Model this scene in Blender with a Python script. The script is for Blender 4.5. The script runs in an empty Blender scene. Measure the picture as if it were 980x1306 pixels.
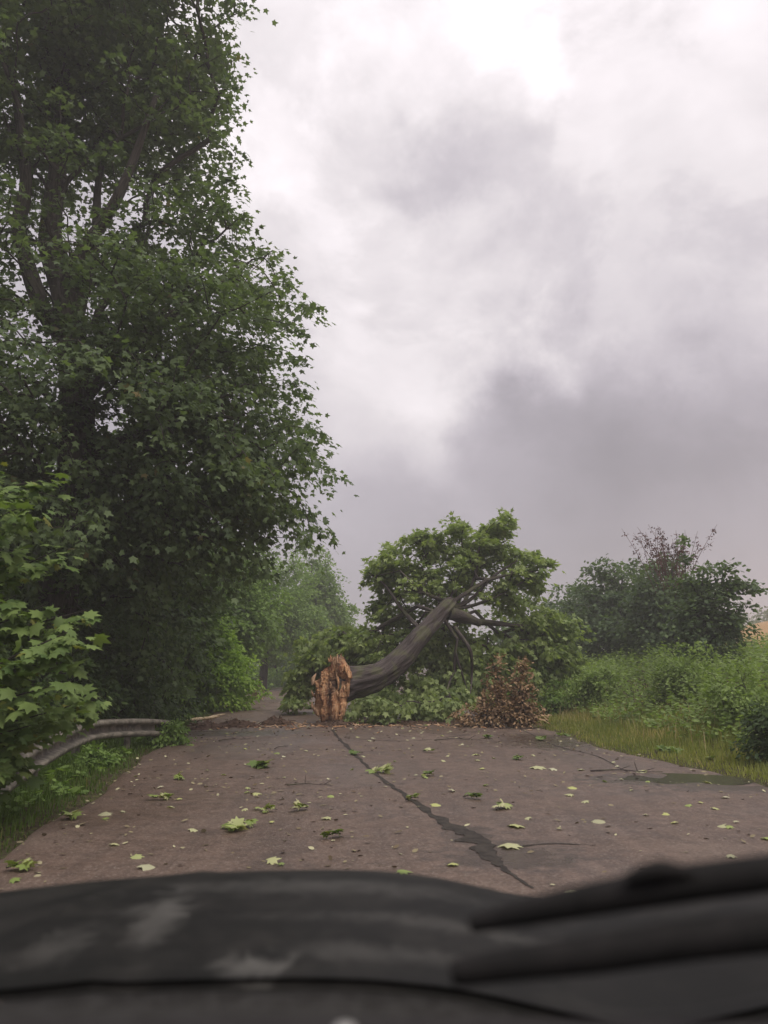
import bpy, math, random
import numpy as np
from mathutils import Vector, Matrix, noise as mnoise

R = math.radians
rng = np.random.default_rng(7)
random.seed(7)
S = bpy.context.scene
COL = S.collection

# ------------------------------------------------------------------ camera
CAM_H = 1.35
PITCH = R(11.25)
cam_d = bpy.data.cameras.new("camera")
cam = bpy.data.objects.new("camera", cam_d)
COL.objects.link(cam)
cam.location = (0, 0, CAM_H)
cam.rotation_euler = (R(90) + PITCH, 0, 0)
cam_d.sensor_fit = 'HORIZONTAL'
cam_d.sensor_width = 36
cam_d.lens = 36
cam_d.clip_start = 0.05
cam_d.clip_end = 6000
cam_d.dof.use_dof = True            # phone lens: about 4 mm of glass, focused on the fallen tree
cam_d.dof.focus_distance = 17
cam_d.dof.aperture_fstop = 3.6
S.camera = cam

def ray(px, py):
    u = (px - 490) / 980.0
    v = (653 - py) / 980.0
    return Vector((u, math.cos(PITCH) - v * math.sin(PITCH), math.sin(PITCH) + v * math.cos(PITCH)))
def at(px, py, Y):
    d = ray(px, py)
    return Vector((0, 0, CAM_H)) + d * (Y / d.y)
def on_z(px, py, z=0.0):
    d = ray(px, py)
    return Vector((0, 0, CAM_H)) + d * ((z - CAM_H) / d.z)

# ------------------------------------------------------------------ render settings
S.view_settings.view_transform = 'Standard'
S.view_settings.look = 'None'
S.view_settings.exposure = 0.36
S.view_settings.gamma = 1.0
S.render.engine = 'CYCLES'
S.cycles.use_denoising = True
S.cycles.max_bounces = 7
S.cycles.diffuse_bounces = 4
S.cycles.glossy_bounces = 2
S.cycles.transmission_bounces = 4
S.cycles.volume_bounces = 1
S.cycles.transparent_max_bounces = 4
S.cycles.caustics_reflective = False
S.cycles.caustics_refractive = False

# ------------------------------------------------------------------ node helper
class NT:
    def __init__(self, tree):
        self.t = tree
        self.n = tree.nodes
        self.l = tree.links
    def node(self, typ, ins=None, **kw):
        nd = self.n.new(typ)
        for k, v in kw.items():
            setattr(nd, k, v)
        for k, v in (ins or {}).items():
            s = nd.inputs[k]
            if isinstance(v, bpy.types.NodeSocket):
                self.l.new(v, s)
            else:
                s.default_value = v
        return nd
    def math(self, op, a, b=0.0, c=0.0, clamp=False):
        nd = self.node('ShaderNodeMath', operation=op, use_clamp=clamp)
        for i, v in enumerate((a, b, c)):
            if isinstance(v, bpy.types.NodeSocket):
                self.l.new(v, nd.inputs[i])
            else:
                nd.inputs[i].default_value = v
        return nd.outputs[0]
    def mix(self, f, a, b, blend='MIX'):
        nd = self.node('ShaderNodeMix', data_type='RGBA', blend_type=blend)
        for s, v in ((nd.inputs[0], f), (nd.inputs[6], a), (nd.inputs[7], b)):
            if isinstance(v, bpy.types.NodeSocket):
                self.l.new(v, s)
            elif isinstance(v, (int, float)):
                s.default_value = v
            else:
                s.default_value = (*v, 1.0) if len(v) == 3 else v
        return nd.outputs[2]
    def noise(self, vec, scale, detail=4, rough=0.55, dist=0.0):
        nd = self.node('ShaderNodeTexNoise', {'Scale': scale, 'Detail': detail, 'Roughness': rough, 'Distortion': dist})
        if vec is not None:
            self.l.new(vec, nd.inputs['Vector'])
        return nd
    def ramp(self, f, lo, hi, a=0.0, b=1.0, smooth=True):
        nd = self.node('ShaderNodeMapRange', {1: lo, 2: hi, 3: a, 4: b})
        nd.interpolation_type = 'SMOOTHSTEP' if smooth else 'LINEAR'
        self.l.new(f, nd.inputs[0])
        return nd.outputs[0]

# ------------------------------------------------------------------ world: overcast sky
SUN_EL, SUN_AZ = R(58), R(140)         # behind the cloud, high over the right shoulder
world = bpy.data.worlds.new("World")
S.world = world
world.use_nodes = True
w = NT(world.node_tree)
w.n.clear()
tc = w.node('ShaderNodeTexCoord')
gen = tc.outputs['Generated']
sep = w.node('ShaderNodeSeparateXYZ', {0: gen})
sky = w.node('ShaderNodeTexSky', sky_type='NISHITA')
sky.sun_disc = False
sky.sun_elevation = SUN_EL
sky.sun_rotation = SUN_AZ
sky.air_density = 1.2
sky.dust_density = 3.0
# billowing distortion of the direction
nz1 = w.noise(gen, 3.4, 8, 0.60)
wob = w.node('ShaderNodeVectorMath', {0: nz1.outputs['Color'], 1: (0.5, 0.5, 0.5)}, operation='SUBTRACT')
wob2 = w.node('ShaderNodeVectorMath', {0: wob.outputs[0]}, operation='SCALE'); wob2.inputs['Scale'].default_value = 0.50
dirw = w.node('ShaderNodeVectorMath', {0: gen, 1: wob2.outputs[0]}, operation='ADD')
dirn = w.node('ShaderNodeVectorMath', {0: dirw.outputs[0]}, operation='NORMALIZE').outputs[0]
# brightness with height: darker towards the horizon as under any thick overcast
zz = w.math('MAXIMUM', sep.outputs[2], 0.0)
base = w.ramp(zz, 0.0, 0.72, 0.31, 0.56, smooth=False)
base = w.math('ADD', base, w.ramp(zz, 0.55, 1.0, 0.0, 0.55))
# individual banks and breaks: (px, py, radius deg, gain)
LOBES = [(345, 90, 8, 0.27), (545, 5, 7, 0.25), (440, 80, 7, -0.16), (400, 180, 8, 0.06), (300, 260, 8, 0.06), (650, 130, 9, -0.08), (900, 150, 14, 0.14),
         (880, 260, 7, 0.05), (560, 395, 7, 0.14), (470, 430, 9, 0.14), (400, 520, 8, 0.03), (585, 560, 7, -0.015), (560, 205, 9, 0.10), (610, 565, 7, 0.035), (760, 560, 13, -0.045),
         (640, 530, 7, 0.0), (860, 390, 11, -0.03), (480, 620, 7, 0.04), (650, 290, 9, 0.03), (730, 10, 8, 0.05),
         (430, 300, 8, -0.08), (960, 600, 12, -0.03), (760, 640, 10, -0.02)]
acc = base
for (lx, ly, rad, g) in LOBES:
    d = ray(lx, ly).normalized()
    dt = w.node('ShaderNodeVectorMath', {0: dirn, 1: tuple(d)}, operation='DOT_PRODUCT').outputs['Value']
    m = w.ramp(dt, math.cos(R(rad * 1.5)), math.cos(R(rad * 0.25)), 0.0, g)
    acc = w.math('ADD', acc, m)
pv = w.node('ShaderNodeVectorMath', {0: gen, 1: (1.0, 1.0, 1.5)}, operation='MULTIPLY').outputs[0]
n2 = w.noise(pv, 3.4, 12, 0.58, 0.25)
n3 = w.noise(pv, 9.0, 8, 0.55, 0.6)
mod = w.math('ADD', w.math('MULTIPLY', w.math('SUBTRACT', n2.outputs['Fac'], 0.5), 0.62),
             w.math('MULTIPLY', w.math('SUBTRACT', n3.outputs['Fac'], 0.5), 0.35))
edge = w.math('SUBTRACT', w.ramp(n2.outputs['Fac'], 0.455, 0.545, 0.0, 0.11), 0.055)
mod = w.math('ADD', mod, edge)
fadeh = w.ramp(zz, 0.06, 0.45, 0.10, 1.0)
mod = w.math('MULTIPLY', mod, fadeh)
val = w.math('MAXIMUM', w.math('ADD', acc, w.math('MULTIPLY', mod, acc)), 0.06)
tint = w.mix(w.ramp(val, 0.34, 0.75), (0.985, 0.905, 1.0), (1.0, 0.935, 0.96))
cloud = w.node('ShaderNodeVectorMath', {0: tint}, operation='SCALE')
w.l.new(val, cloud.inputs['Scale'])
bg_cloud = w.node('ShaderNodeBackground', {'Color': cloud.outputs[0], 'Strength': 1.0})
bg_sky = w.node('ShaderNodeBackground', {'Color': sky.outputs[0], 'Strength': 0.08})
mx = w.node('ShaderNodeMixShader', {0: 0.95, 1: bg_sky.outputs[0], 2: bg_cloud.outputs[0]})
wo = w.node('ShaderNodeOutputWorld', {'Surface': mx.outputs[0]})

sun_d = bpy.data.lights.new("sun", 'SUN')
sun_d.energy = 1.5
sun_d.angle = R(35)
sun_d.color = (1.0, 0.91, 0.78)
sun = bpy.data.objects.new("sun", sun_d)
COL.objects.link(sun)
sd = Vector((math.sin(SUN_AZ) * math.cos(SUN_EL), math.cos(SUN_AZ) * math.cos(SUN_EL), math.sin(SUN_EL)))
sun.rotation_euler = (-sd).to_track_quat('-Z', 'Y').to_euler()

# ------------------------------------------------------------------ object helpers
def tag(o, label=None, cat=None, group=None, kind=None):
    if label: o['label'] = label
    if cat: o['category'] = cat
    if group: o['group'] = group
    if kind: o['kind'] = kind
    return o
def link(o, parent=None):
    COL.objects.link(o)
    if parent is not None:
        o.parent = parent
    return o
def empty(name, loc=(0, 0, 0), rz=0.0):
    o = bpy.data.objects.new(name, None)
    o.location = loc
    o.rotation_euler = (0, 0, rz)
    o.empty_display_size = 0.2
    return link(o)
def np_mesh(name, V, F, mat, tint=None, uv=None, smooth=False):
    """V (n,3), F (m,k) all the same k, tint (n,3) point colours, uv (n,2) per vertex"""
    V = np.asarray(V, dtype=np.float32); F = np.asarray(F, dtype=np.int32)
    me = bpy.data.meshes.new(name)
    k = F.shape[1]
    me.vertices.add(len(V)); me.vertices.foreach_set('co', V.ravel())
    me.loops.add(F.size); me.loops.foreach_set('vertex_index', F.ravel())
    me.polygons.add(len(F))
    me.polygons.foreach_set('loop_start', np.arange(0, F.size, k, dtype=np.int32))
    if smooth:
        me.polygons.foreach_set('use_smooth', np.ones(len(F), dtype=bool))
    if tint is not None:
        a = me.attributes.new('tint', 'FLOAT_COLOR', 'POINT')
        c = np.ones((len(V), 4), dtype=np.float32); c[:, :3] = tint
        a.data.foreach_set('color', c.ravel())
    if uv is not None:
        u = me.uv_layers.new(name='UVMap')
        u.data.foreach_set('uv', np.asarray(uv, dtype=np.float32)[F.ravel()].ravel())
    me.materials.append(mat)
    me.update(calc_edges=True)
    return me
def mesh_obj(name, me, parent=None, loc=None):
    o = bpy.data.objects.new(name, me)
    if loc is not None: o.location = loc
    return link(o, parent)
def fnoise(P, scale, seed=0.0):
    return np.array([mnoise.noise(Vector((p[0] * scale + seed, p[1] * scale, p[2] * scale))) for p in P])

class Geo:
    """collects triangles / quads (as tris) with per-vertex tint and uv"""
    def __init__(self): self.V = []; self.F = []; self.T = []; self.U = []; self.n = 0
    def add(self, V, F, T=None, U=None):
        V = np.asarray(V, dtype=float); F = np.asarray(F, dtype=int)
        if F.shape[1] == 4:
            F = np.concatenate([F[:, [0, 1, 2]], F[:, [0, 2, 3]]])
        self.V.append(V); self.F.append(F + self.n)
        self.T.append(np.tile(np.array((0.5, 0.5, 0.5)), (len(V), 1)) if T is None else np.broadcast_to(T, (len(V), 3)))
        self.U.append(np.zeros((len(V), 2)) if U is None else U)
        self.n += len(V)
    def mesh(self, name, mat, smooth=False):
        return np_mesh(name, np.concatenate(self.V), np.concatenate(self.F), mat, np.concatenate(self.T), np.concatenate(self.U), smooth)

def box(g, c, s, rz=0.0, T=None):
    x, y, z = np.array(s) / 2.0
    V = np.array([(a * x, b * y, d * z) for a in (-1, 1) for b in (-1, 1) for d in (-1, 1)])
    cr, sr = math.cos(rz), math.sin(rz)
    V = V @ np.array([[cr, sr, 0], [-sr, cr, 0], [0, 0, 1]]) + np.array(c)
    g.add(V, [(0, 1, 3, 2), (4, 6, 7, 5), (0, 4, 5, 1), (2, 3, 7, 6), (0, 2, 6, 4), (1, 5, 7, 3)], T)

def catmull(P, n):
    P = np.array(P, dtype=float)
    Q = np.vstack([2 * P[0] - P[1], P, 2 * P[-1] - P[-2]])
    out = []
    for i in range(1, len(Q) - 2):
        for k in range(n):
            t = k / n
            a, b, c, d = Q[i - 1], Q[i], Q[i + 1], Q[i + 2]
            out.append(0.5 * (2 * b + (c - a) * t + (2 * a - 5 * b + 4 * c - d) * t * t + (3 * b - a - 3 * c + d) * t ** 3))
    out.append(P[-1])
    return np.array(out)

def tube(g, P, rad, ns=8, rough=0.0, cap=True, seed=0.0, T=None, squash=None):
    P = np.asarray(P, dtype=float); n = len(P)
    rad = np.broadcast_to(np.asarray(rad, dtype=float), (n,))
    D = np.gradient(P, axis=0); D /= np.linalg.norm(D, axis=1)[:, None] + 1e-9
    up = np.array((0, 0, 1.0)) if abs(D[0][2]) < 0.9 else np.array((1.0, 0, 0))
    A = np.cross(D[0], up); A /= np.linalg.norm(A)
    V = []; U = []
    L = 0.0
    for i in range(n):
        A = A - D[i] * (A @ D[i]); A /= np.linalg.norm(A) + 1e-9
        B = np.cross(D[i], A)
        if i: L += np.linalg.norm(P[i] - P[i - 1])
        for k in range(ns):
            th = 2 * math.pi * k / ns
            r = rad[i]
            if rough > 0:
                r *= 1 + rough * (mnoise.noise(Vector((math.cos(th) * 3.5 + seed, math.sin(th) * 3.5, L * 1.2)))
                                  + 0.6 * mnoise.noise(Vector((math.cos(th) * 9 + seed, math.sin(th) * 9, L * 2.6))))
            V.append(P[i] + (A * math.cos(th) + B * math.sin(th)) * r)
            U.append((k / ns * 2 * math.pi * rad[0], L))
    F = []
    for i in range(n - 1):
        for k in range(ns):
            a = i * ns + k; b = i * ns + (k + 1) % ns
            F.append((a, b, b + ns, a + ns))
    g.add(V, F, T, np.array(U))
    if cap:
        for i0 in (0, n - 1):
            c = P[i0]
            ring = V[i0 * ns:(i0 + 1) * ns]
            F2 = [(ns, k, (k + 1) % ns) if i0 else (ns, (k + 1) % ns, k) for k in range(ns)]
            g.add(np.array(list(ring) + [c]), F2, T)

# ------------------------------------------------------------------ materials
def new_mat(name):
    m = bpy.data.materials.new(name); m.use_nodes = True
    t = NT(m.node_tree); t.n.clear()
    out = t.node('ShaderNodeOutputMaterial')
    return m, t, out
def leaf_mat(name, dark, light, accent=None, accent_amt=0.0, trans=0.42, rough=0.55, spec=0.22):
    """leaf-to-leaf variation comes from the tint attribute: r per leaf, g per clump"""
    m, t, out = new_mat(name)
    at_ = t.node('ShaderNodeAttribute', attribute_name='tint')
    s = t.node('ShaderNodeSeparateColor', {0: at_.outputs['Color']})
    f = t.math('ADD', t.math('MULTIPLY', s.outputs[0], 0.55), t.math('MULTIPLY', s.outputs[1], 0.45))
    c = t.mix(f, dark, light)
    if accent:
        c = t.mix(t.ramp(s.outputs[2], 1.0 - accent_amt, 1.0), c, accent)
    p = t.node('ShaderNodeBsdfPrincipled', {'Base Color': c, 'Roughness': rough, 'Specular IOR Level': spec})
    tc_ = t.mix(1.0, c, (1.15, 1.25, 0.55), 'MULTIPLY')
    tr = t.node('ShaderNodeBsdfTranslucent', {'Color': tc_})
    mxs = t.node('ShaderNodeMixShader', {0: trans, 1: p.outputs[0], 2: tr.outputs[0]})
    t.l.new(mxs.outputs[0], out.inputs[0])
    return m
def bark_mat(name, dark, light, moss=(0.05, 0.07, 0.02), moss_amt=0.2):
    m, t, out = new_mat(name)
    uv = t.node('ShaderNodeUVMap').outputs[0]
    mp = t.node('ShaderNodeVectorMath', {0: uv, 1: (14.0, 3.0, 1.0)}, operation='MULTIPLY').outputs[0]
    n = t.noise(mp, 1.0, 6, 0.65, 0.6)
    g = t.node('ShaderNodeNewGeometry')
    n2 = t.noise(g.outputs['Position'], 3.0, 4)
    c = t.mix(t.ramp(n.outputs['Fac'], 0.35, 0.65), dark, light)
    mossf = t.math('MULTIPLY', t.ramp(n2.outputs['Fac'], 0.5, 0.65), moss_amt)
    c = t.mix(mossf, c, moss)
    b = t.node('ShaderNodeBump', {'Strength': 0.9, 'Distance': 0.03, 'Height': n.outputs['Fac']})
    p = t.node('ShaderNodeBsdfPrincipled', {'Base Color': c, 'Roughness': 0.85, 'Specular IOR Level': 0.2, 'Normal': b.outputs[0]})
    t.l.new(p.outputs[0], out.inputs[0])
    return m
def simple_mat(name, c0, c1, scale=8.0, rough=0.8, spec=0.3, bump=0.3, dist=0.01, lo=0.35, hi=0.65, metallic=0.0):
    m, t, out = new_mat(name)
    g = t.node('ShaderNodeNewGeometry')
    n = t.noise(g.outputs['Position'], scale, 6, 0.6, 0.3)
    c = t.mix(t.ramp(n.outputs['Fac'], lo, hi), c0, c1)
    b = t.node('ShaderNodeBump', {'Strength': bump, 'Distance': dist, 'Height': n.outputs['Fac']})
    p = t.node('ShaderNodeBsdfPrincipled', {'Base Color': c, 'Roughness': rough, 'Specular IOR Level': spec, 'Metallic': metallic, 'Normal': b.outputs[0]})
    t.l.new(p.outputs[0], out.inputs[0])
    return m

M_maple = leaf_mat('maple_leaves', (0.066, 0.103, 0.054), (0.175, 0.24, 0.11), (0.22, 0.17, 0.08), 0.08)
M_young = leaf_mat('young_maple_leaves', (0.075, 0.13, 0.04), (0.21, 0.29, 0.09), (0.26, 0.26, 0.06), 0.10, trans=0.3)
M_fallen = leaf_mat('fallen_tree_leaves', (0.155, 0.22, 0.09), (0.38, 0.46, 0.19), (0.2, 0.22, 0.1), 0.08)
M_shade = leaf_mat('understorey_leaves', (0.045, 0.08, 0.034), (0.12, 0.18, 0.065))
M_bright = leaf_mat('bright_shrub_leaves', (0.14, 0.25, 0.04), (0.32, 0.46, 0.09), trans=0.4)
M_mid = leaf_mat('roadside_tree_leaves', (0.11, 0.185, 0.055), (0.26, 0.38, 0.11))
M_right = leaf_mat('hedge_tree_leaves', (0.06, 0.10, 0.052), (0.15, 0.215, 0.095))
M_weed = leaf_mat('weed_leaves', (0.13, 0.19, 0.055), (0.28, 0.38, 0.12), (0.30, 0.27, 0.12), 0.08)
M_brown = leaf_mat('withered_leaves', (0.15, 0.095, 0.06), (0.46, 0.31, 0.18), (0.55, 0.42, 0.24), 0.25, trans=0.15, rough=0.7)
M_red = leaf_mat('reddish_leaves', (0.09, 0.04, 0.04), (0.17, 0.08, 0.07), trans=0.15)
M_grass_r = leaf_mat('straw_grass', (0.13, 0.175, 0.045), (0.33, 0.34, 0.10), (0.55, 0.42, 0.20), 0.36, rough=0.6)
M_straw = leaf_mat('straw', (0.28, 0.22, 0.10), (0.50, 0.42, 0.24), trans=0.2, rough=0.7)
M_grass_l = leaf_mat('verge_grass', (0.05, 0.09, 0.02), (0.13, 0.20, 0.045), (0.26, 0.24, 0.10), 0.06, rough=0.6)
M_sprig = leaf_mat('torn_leaves', (0.13, 0.19, 0.05), (0.34, 0.42, 0.13), (0.50, 0.50, 0.28), 0.35, trans=0.2, rough=0.5)
M_pale = leaf_mat('leaf_undersides', (0.30, 0.30, 0.18), (0.50, 0.50, 0.34), (0.42, 0.45, 0.16), 0.3, trans=0.1, rough=0.6)
M_litter = leaf_mat('leaf_litter', (0.10, 0.07, 0.045), (0.30, 0.27, 0.16), (0.46, 0.45, 0.28), 0.35, trans=0.0, rough=0.8)
M_bark = bark_mat('maple_bark', (0.035, 0.03, 0.026), (0.10, 0.088, 0.078))
M_bark_f = bark_mat('wet_bark', (0.038, 0.031, 0.031), (0.105, 0.088, 0.086), (0.12, 0.13, 0.06), 0.5)

# torn wood
def wood_mat():
    m, t, out = new_mat('torn_wood')
    g = t.node('ShaderNodeNewGeometry')
    at_ = t.node('ShaderNodeAttribute', attribute_name='tint')
    s = t.node('ShaderNodeSeparateColor', {0: at_.outputs['Color']})
    mp = t.node('ShaderNodeVectorMath', {0: g.outputs['Position'], 1: (5.5, 5.5, 2.2)}, operation='MULTIPLY').outputs[0]
    n = t.noise(mp, 1.3, 7, 0.68, 0.9)
    n2 = t.noise(mp, 4.5, 5, 0.7)
    c = t.mix(t.ramp(n.outputs['Fac'], 0.38, 0.60), (0.30, 0.13, 0.065), (0.68, 0.38, 0.20))
    c = t.mix(t.ramp(n2.outputs['Fac'], 0.53, 0.62), c, (0.70, 0.50, 0.32))
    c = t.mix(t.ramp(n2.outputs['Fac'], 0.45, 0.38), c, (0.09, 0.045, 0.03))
    c = t.mix(s.outputs[1], c, (0.085, 0.062, 0.055))       # darker hollows, top edge and foot, and the bark crumbs
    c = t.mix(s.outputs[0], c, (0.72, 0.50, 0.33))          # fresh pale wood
    b = t.node('ShaderNodeBump', {'Strength': 1.0, 'Distance': 0.04, 'Height': n2.outputs['Fac']})
    p = t.node('ShaderNodeBsdfPrincipled', {'Base Color': c, 'Roughness': 0.8, 'Specular IOR Level': 0.2, 'Normal': b.outputs[0]})
    t.l.new(p.outputs[0], out.inputs[0])
    return m
M_wood = wood_mat()

def road_mat():
    m, t, out = new_mat('worn_wet_asphalt')
    g = t.node('ShaderNodeNewGeometry'); P = g.outputs['Position']
    fine = t.noise(P, 38, 4, 0.75)
    mid = t.noise(P, 6.0, 5, 0.6)
    big = t.noise(P, 0.55, 4, 0.55, 0.4)
    vo = t.node('ShaderNodeTexVoronoi', {'Vector': P, 'Scale': 42.0})
    # long wear streaks running with the road
    st = t.node('ShaderNodeMapping', {'Vector': P, 'Rotation': (0, 0, R(-7.5)), 'Scale': (2.2, 0.16, 1)})
    streak = t.noise(st.outputs[0], 1.4, 4, 0.6)
    c = t.mix(t.ramp(mid.outputs['Fac'], 0.3, 0.7), (0.080, 0.054, 0.041), (0.135, 0.092, 0.071))
    c = t.mix(t.ramp(streak.outputs['Fac'], 0.42, 0.68, 0.0, 0.5), c, (0.058, 0.040, 0.033))
    c = t.mix(t.ramp(big.outputs['Fac'], 0.48, 0.72, 0.0, 0.55), c, (0.165, 0.124, 0.100))
    c = t.mix(t.ramp(fine.outputs['Fac'], 0.52, 0.66, 0.0, 0.6), c, (0.25, 0.20, 0.17))
    c = t.mix(t.ramp(fine.outputs['Fac'], 0.46, 0.34, 0.0, 0.7), c, (0.05, 0.038, 0.034))
    pv = t.node('ShaderNodeTexVoronoi', {'Vector': P, 'Scale': 9.0})
    c = t.mix(t.ramp(pv.outputs['Distance'], 0.10, 0.04, 0.0, 0.55), c, (0.34, 0.31, 0.25))
    tb = t.noise(P, 1.7, 5, .6, .8)
    c = t.mix(t.ramp(tb.outputs['Fac'], .55, .68, 0, .45), c, (0.055, 0.042, 0.036))
    grit = t.noise(P, 14, 6, .8)
    c = t.mix(t.ramp(grit.outputs['Fac'], .56, .72, 0, .5), c, (0.20, 0.165, 0.14))
    wet = None
    for (px, py, sx_, sy_) in ((858, 995, 1.15, .55), (925, 1006, .7, .35), (650, 1095, .5, .45), (600, 1070, .22, .35), (700, 945, .9, 1.6), (300, 935, 1.6, .9)):
        c0 = on_z(px, py)
        sub = t.node('ShaderNodeVectorMath', {0: P, 1: (c0.x, c0.y, 0)}, operation='SUBTRACT').outputs[0]
        sc = t.node('ShaderNodeVectorMath', {0: sub, 1: (1 / sx_, 1 / sy_, 0)}, operation='MULTIPLY').outputs[0]
        ln = t.node('ShaderNodeVectorMath', {0: sc}, operation='LENGTH').outputs['Value']
        ln = t.math('ADD', ln, t.math('MULTIPLY', t.math('SUBTRACT', mid.outputs['Fac'], .5), 2.4))
        wv = t.ramp(ln, 1.35, .5, 0, 1)
        wet = wv if wet is None else t.math('MAXIMUM', wet, wv)
    c = t.mix(t.math('MULTIPLY', wet, .62), c, (0.040, 0.029, 0.024))
    rgh = t.ramp(big.outputs['Fac'], 0.35, 0.65, 0.42, 0.72)
    rgh = t.math('MULTIPLY', rgh, t.math('SUBTRACT', 1.0, t.math('MULTIPLY', wet, .45)))
    h = t.math('ADD', t.math('MULTIPLY', vo.outputs['Distance'], 0.5), fine.outputs['Fac'])
    b = t.node('ShaderNodeBump', {'Strength': 0.65, 'Distance': 0.012, 'Height': h})
    p = t.node('ShaderNodeBsdfPrincipled', {'Base Color': c, 'Roughness': rgh, 'Specular IOR Level': 0.35, 'Normal': b.outputs[0]})
    t.l.new(p.outputs[0], out.inputs[0])
    return m
M_road = road_mat()

def ground_mat():
    m, t, out = new_mat('ground_cover')
    g = t.node('ShaderNodeNewGeometry'); P = g.outputs['Position']
    at_ = t.node('ShaderNodeAttribute', attribute_name='tint')
    s = t.node('ShaderNodeSeparateColor', {0: at_.outputs['Color']})
    n = t.noise(P, 1.6, 6, 0.65)
    nf = t.noise(P, 22, 5, 0.7)
    grass = t.mix(t.ramp(n.outputs['Fac'], 0.35, 0.65), (0.06, 0.085, 0.025), (0.12, 0.13, 0.04))
    soil = t.mix(t.ramp(nf.outputs['Fac'], 0.35, 0.65), (0.045, 0.035, 0.025), (0.085, 0.065, 0.045))
    c = t.mix(t.ramp(nf.outputs['Fac'], 0.45, 0.65), soil, grass)
    wheat = t.mix(t.ramp(nf.outputs['Fac'], 0.4, 0.6), (0.30, 0.19, 0.09), (0.46, 0.30, 0.16))
    c = t.mix(s.outputs[0], c, wheat)
    c = t.mix(s.outputs[1], c, soil)
    b = t.node('ShaderNodeBump', {'Strength': 0.8, 'Distance': 0.05, 'Height': nf.outputs['Fac']})
    p = t.node('ShaderNodeBsdfPrincipled', {'Base Color': c, 'Roughness': 0.95, 'Specular IOR Level': 0.1, 'Normal': b.outputs[0]})
    t.l.new(p.outputs[0], out.inputs[0])
    return m
M_ground = ground_mat()

# ------------------------------------------------------------------ road and terrain
def curve_off(y):
    return np.where(y > 28, 0.006 * (np.minimum(y, 70) - 28) ** 2, 0.0) + np.where(y > 70, (y - 70) * 0.5, 0.0)
def x_left(y):
    y = np.asarray(y, dtype=float)
    return -2.05 - 0.129 * y + curve_off(y) + 0.06 * np.sin(y * 0.9) + 0.04 * np.sin(y * 2.3 + 1)
def x_right(y):
    y = np.asarray(y, dtype=float)
    return 5.75 - 0.129 * y + curve_off(y) - 0.35 * np.exp(-((y - 13) / 3.0) ** 2) + 0.05 * np.sin(y * 1.3)
def height(x, y):
    x = np.asarray(x, dtype=float); y = np.asarray(y, dtype=float)
    sl = x_left(y) - x
    sr = x - x_right(y)
    z = np.full(np.broadcast(x, y).shape, -0.05)
    # left: flat verge, shallow ditch, then level wood floor
    L = np.interp(sl, [0, 0.15, 0.9, 2.2, 4.0, 7.0, 60], [-0.05, -0.01, -0.03, -0.35, -0.30, 0.1, 0.6])
    Rr = np.interp(sr, [0, 0.15, 1.2, 2.0, 4.2, 7.0, 12.0, 30, 50, 75, 160], [-0.05, 0.0, 0.03, 0.18, 0.90, 1.5, 2.1, 5.6, 9.0, 11.5, 12.5])
    fall = np.interp(y, [-30, 0, 12, 22, 40, 80], [1.0, 1.0, 1.0, 0.85, 0.82, 1.08])
    z = np.where(sl > 0, L, z)
    z = np.where(sr > 0, Rr * fall, z)
    bumps = 0.05 * np.sin(x * 1.7 + y * 0.8) * np.sin(y * 1.3 - x * 0.5)
    out = np.clip(np.maximum(sl, sr) - 0.8, 0, 1)
    return z + bumps * out

def grid_axis(lo, hi, fine_lo, fine_hi, step, grow=1.18):
    a = list(np.arange(fine_lo, fine_hi + 1e-6, step))
    s = step; v = fine_hi
    while v < hi:
        s *= grow; v += s; a.append(v)
    s = step; v = fine_lo; b = []
    while v > lo:
        s *= grow; v -= s; b.append(v)
    return np.array(b[::-1] + a)
gx = grid_axis(-1500, 1500, -14, 22, 0.3)
gy = grid_axis(-200, 2500, 0, 40, 0.35)
GX, GY = np.meshgrid(gx, gy)
GZ = height(GX, GY)
nx, ny = len(gx), len(gy)
idx = np.arange(nx * ny).reshape(ny, nx)
F = np.stack([idx[:-1, :-1].ravel(), idx[:-1, 1:].ravel(), idx[1:, 1:].ravel(), idx[1:, :-1].ravel()], 1)
SR = (GX - x_right(GY)); SL = (x_left(GY) - GX)
wheat = np.clip((SR - 13) / 1.5, 0, 1) * (SR > 0)
soilw = np.clip((SL - 1.3) / 1.0, 0, 1) * (SL < 25)
T = np.stack([wheat.ravel(), soilw.ravel(), np.zeros(nx * ny)], 1)
go = mesh_obj('ground', np_mesh('ground', np.stack([GX.ravel(), GY.ravel(), GZ.ravel()], 1), F, M_ground, T, smooth=True))
tag(go, 'green verges and bank rising to a ripe field beside the road', 'ground', kind='structure')

_pc = on_z(858, 994)
def road_h(x, y, xl=None, xr=None):
    xl = float(x_left(y)) if xl is None else xl
    xr = float(x_right(y)) if xr is None else xr
    f = (x - xl) / (xr - xl)
    z = 0.018 * math.sin(math.pi * min(max(f, 0), 1)) + 0.014 * mnoise.noise(Vector((x * 0.7, y * 0.45, 0))) + 0.005 * mnoise.noise(Vector((x * 2.5, y * 2.5, 4)))
    wx = x + .35 * mnoise.noise(Vector((x * 2.2, y * 2.2, 11))); wy = y + .35 * mnoise.noise(Vector((x * 2.2, y * 2.2, 17)))
    z -= .034 * math.exp(-((wx - _pc.x) / .60) ** 2 - ((wy - _pc.y) / .30) ** 2)
    return z
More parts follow.
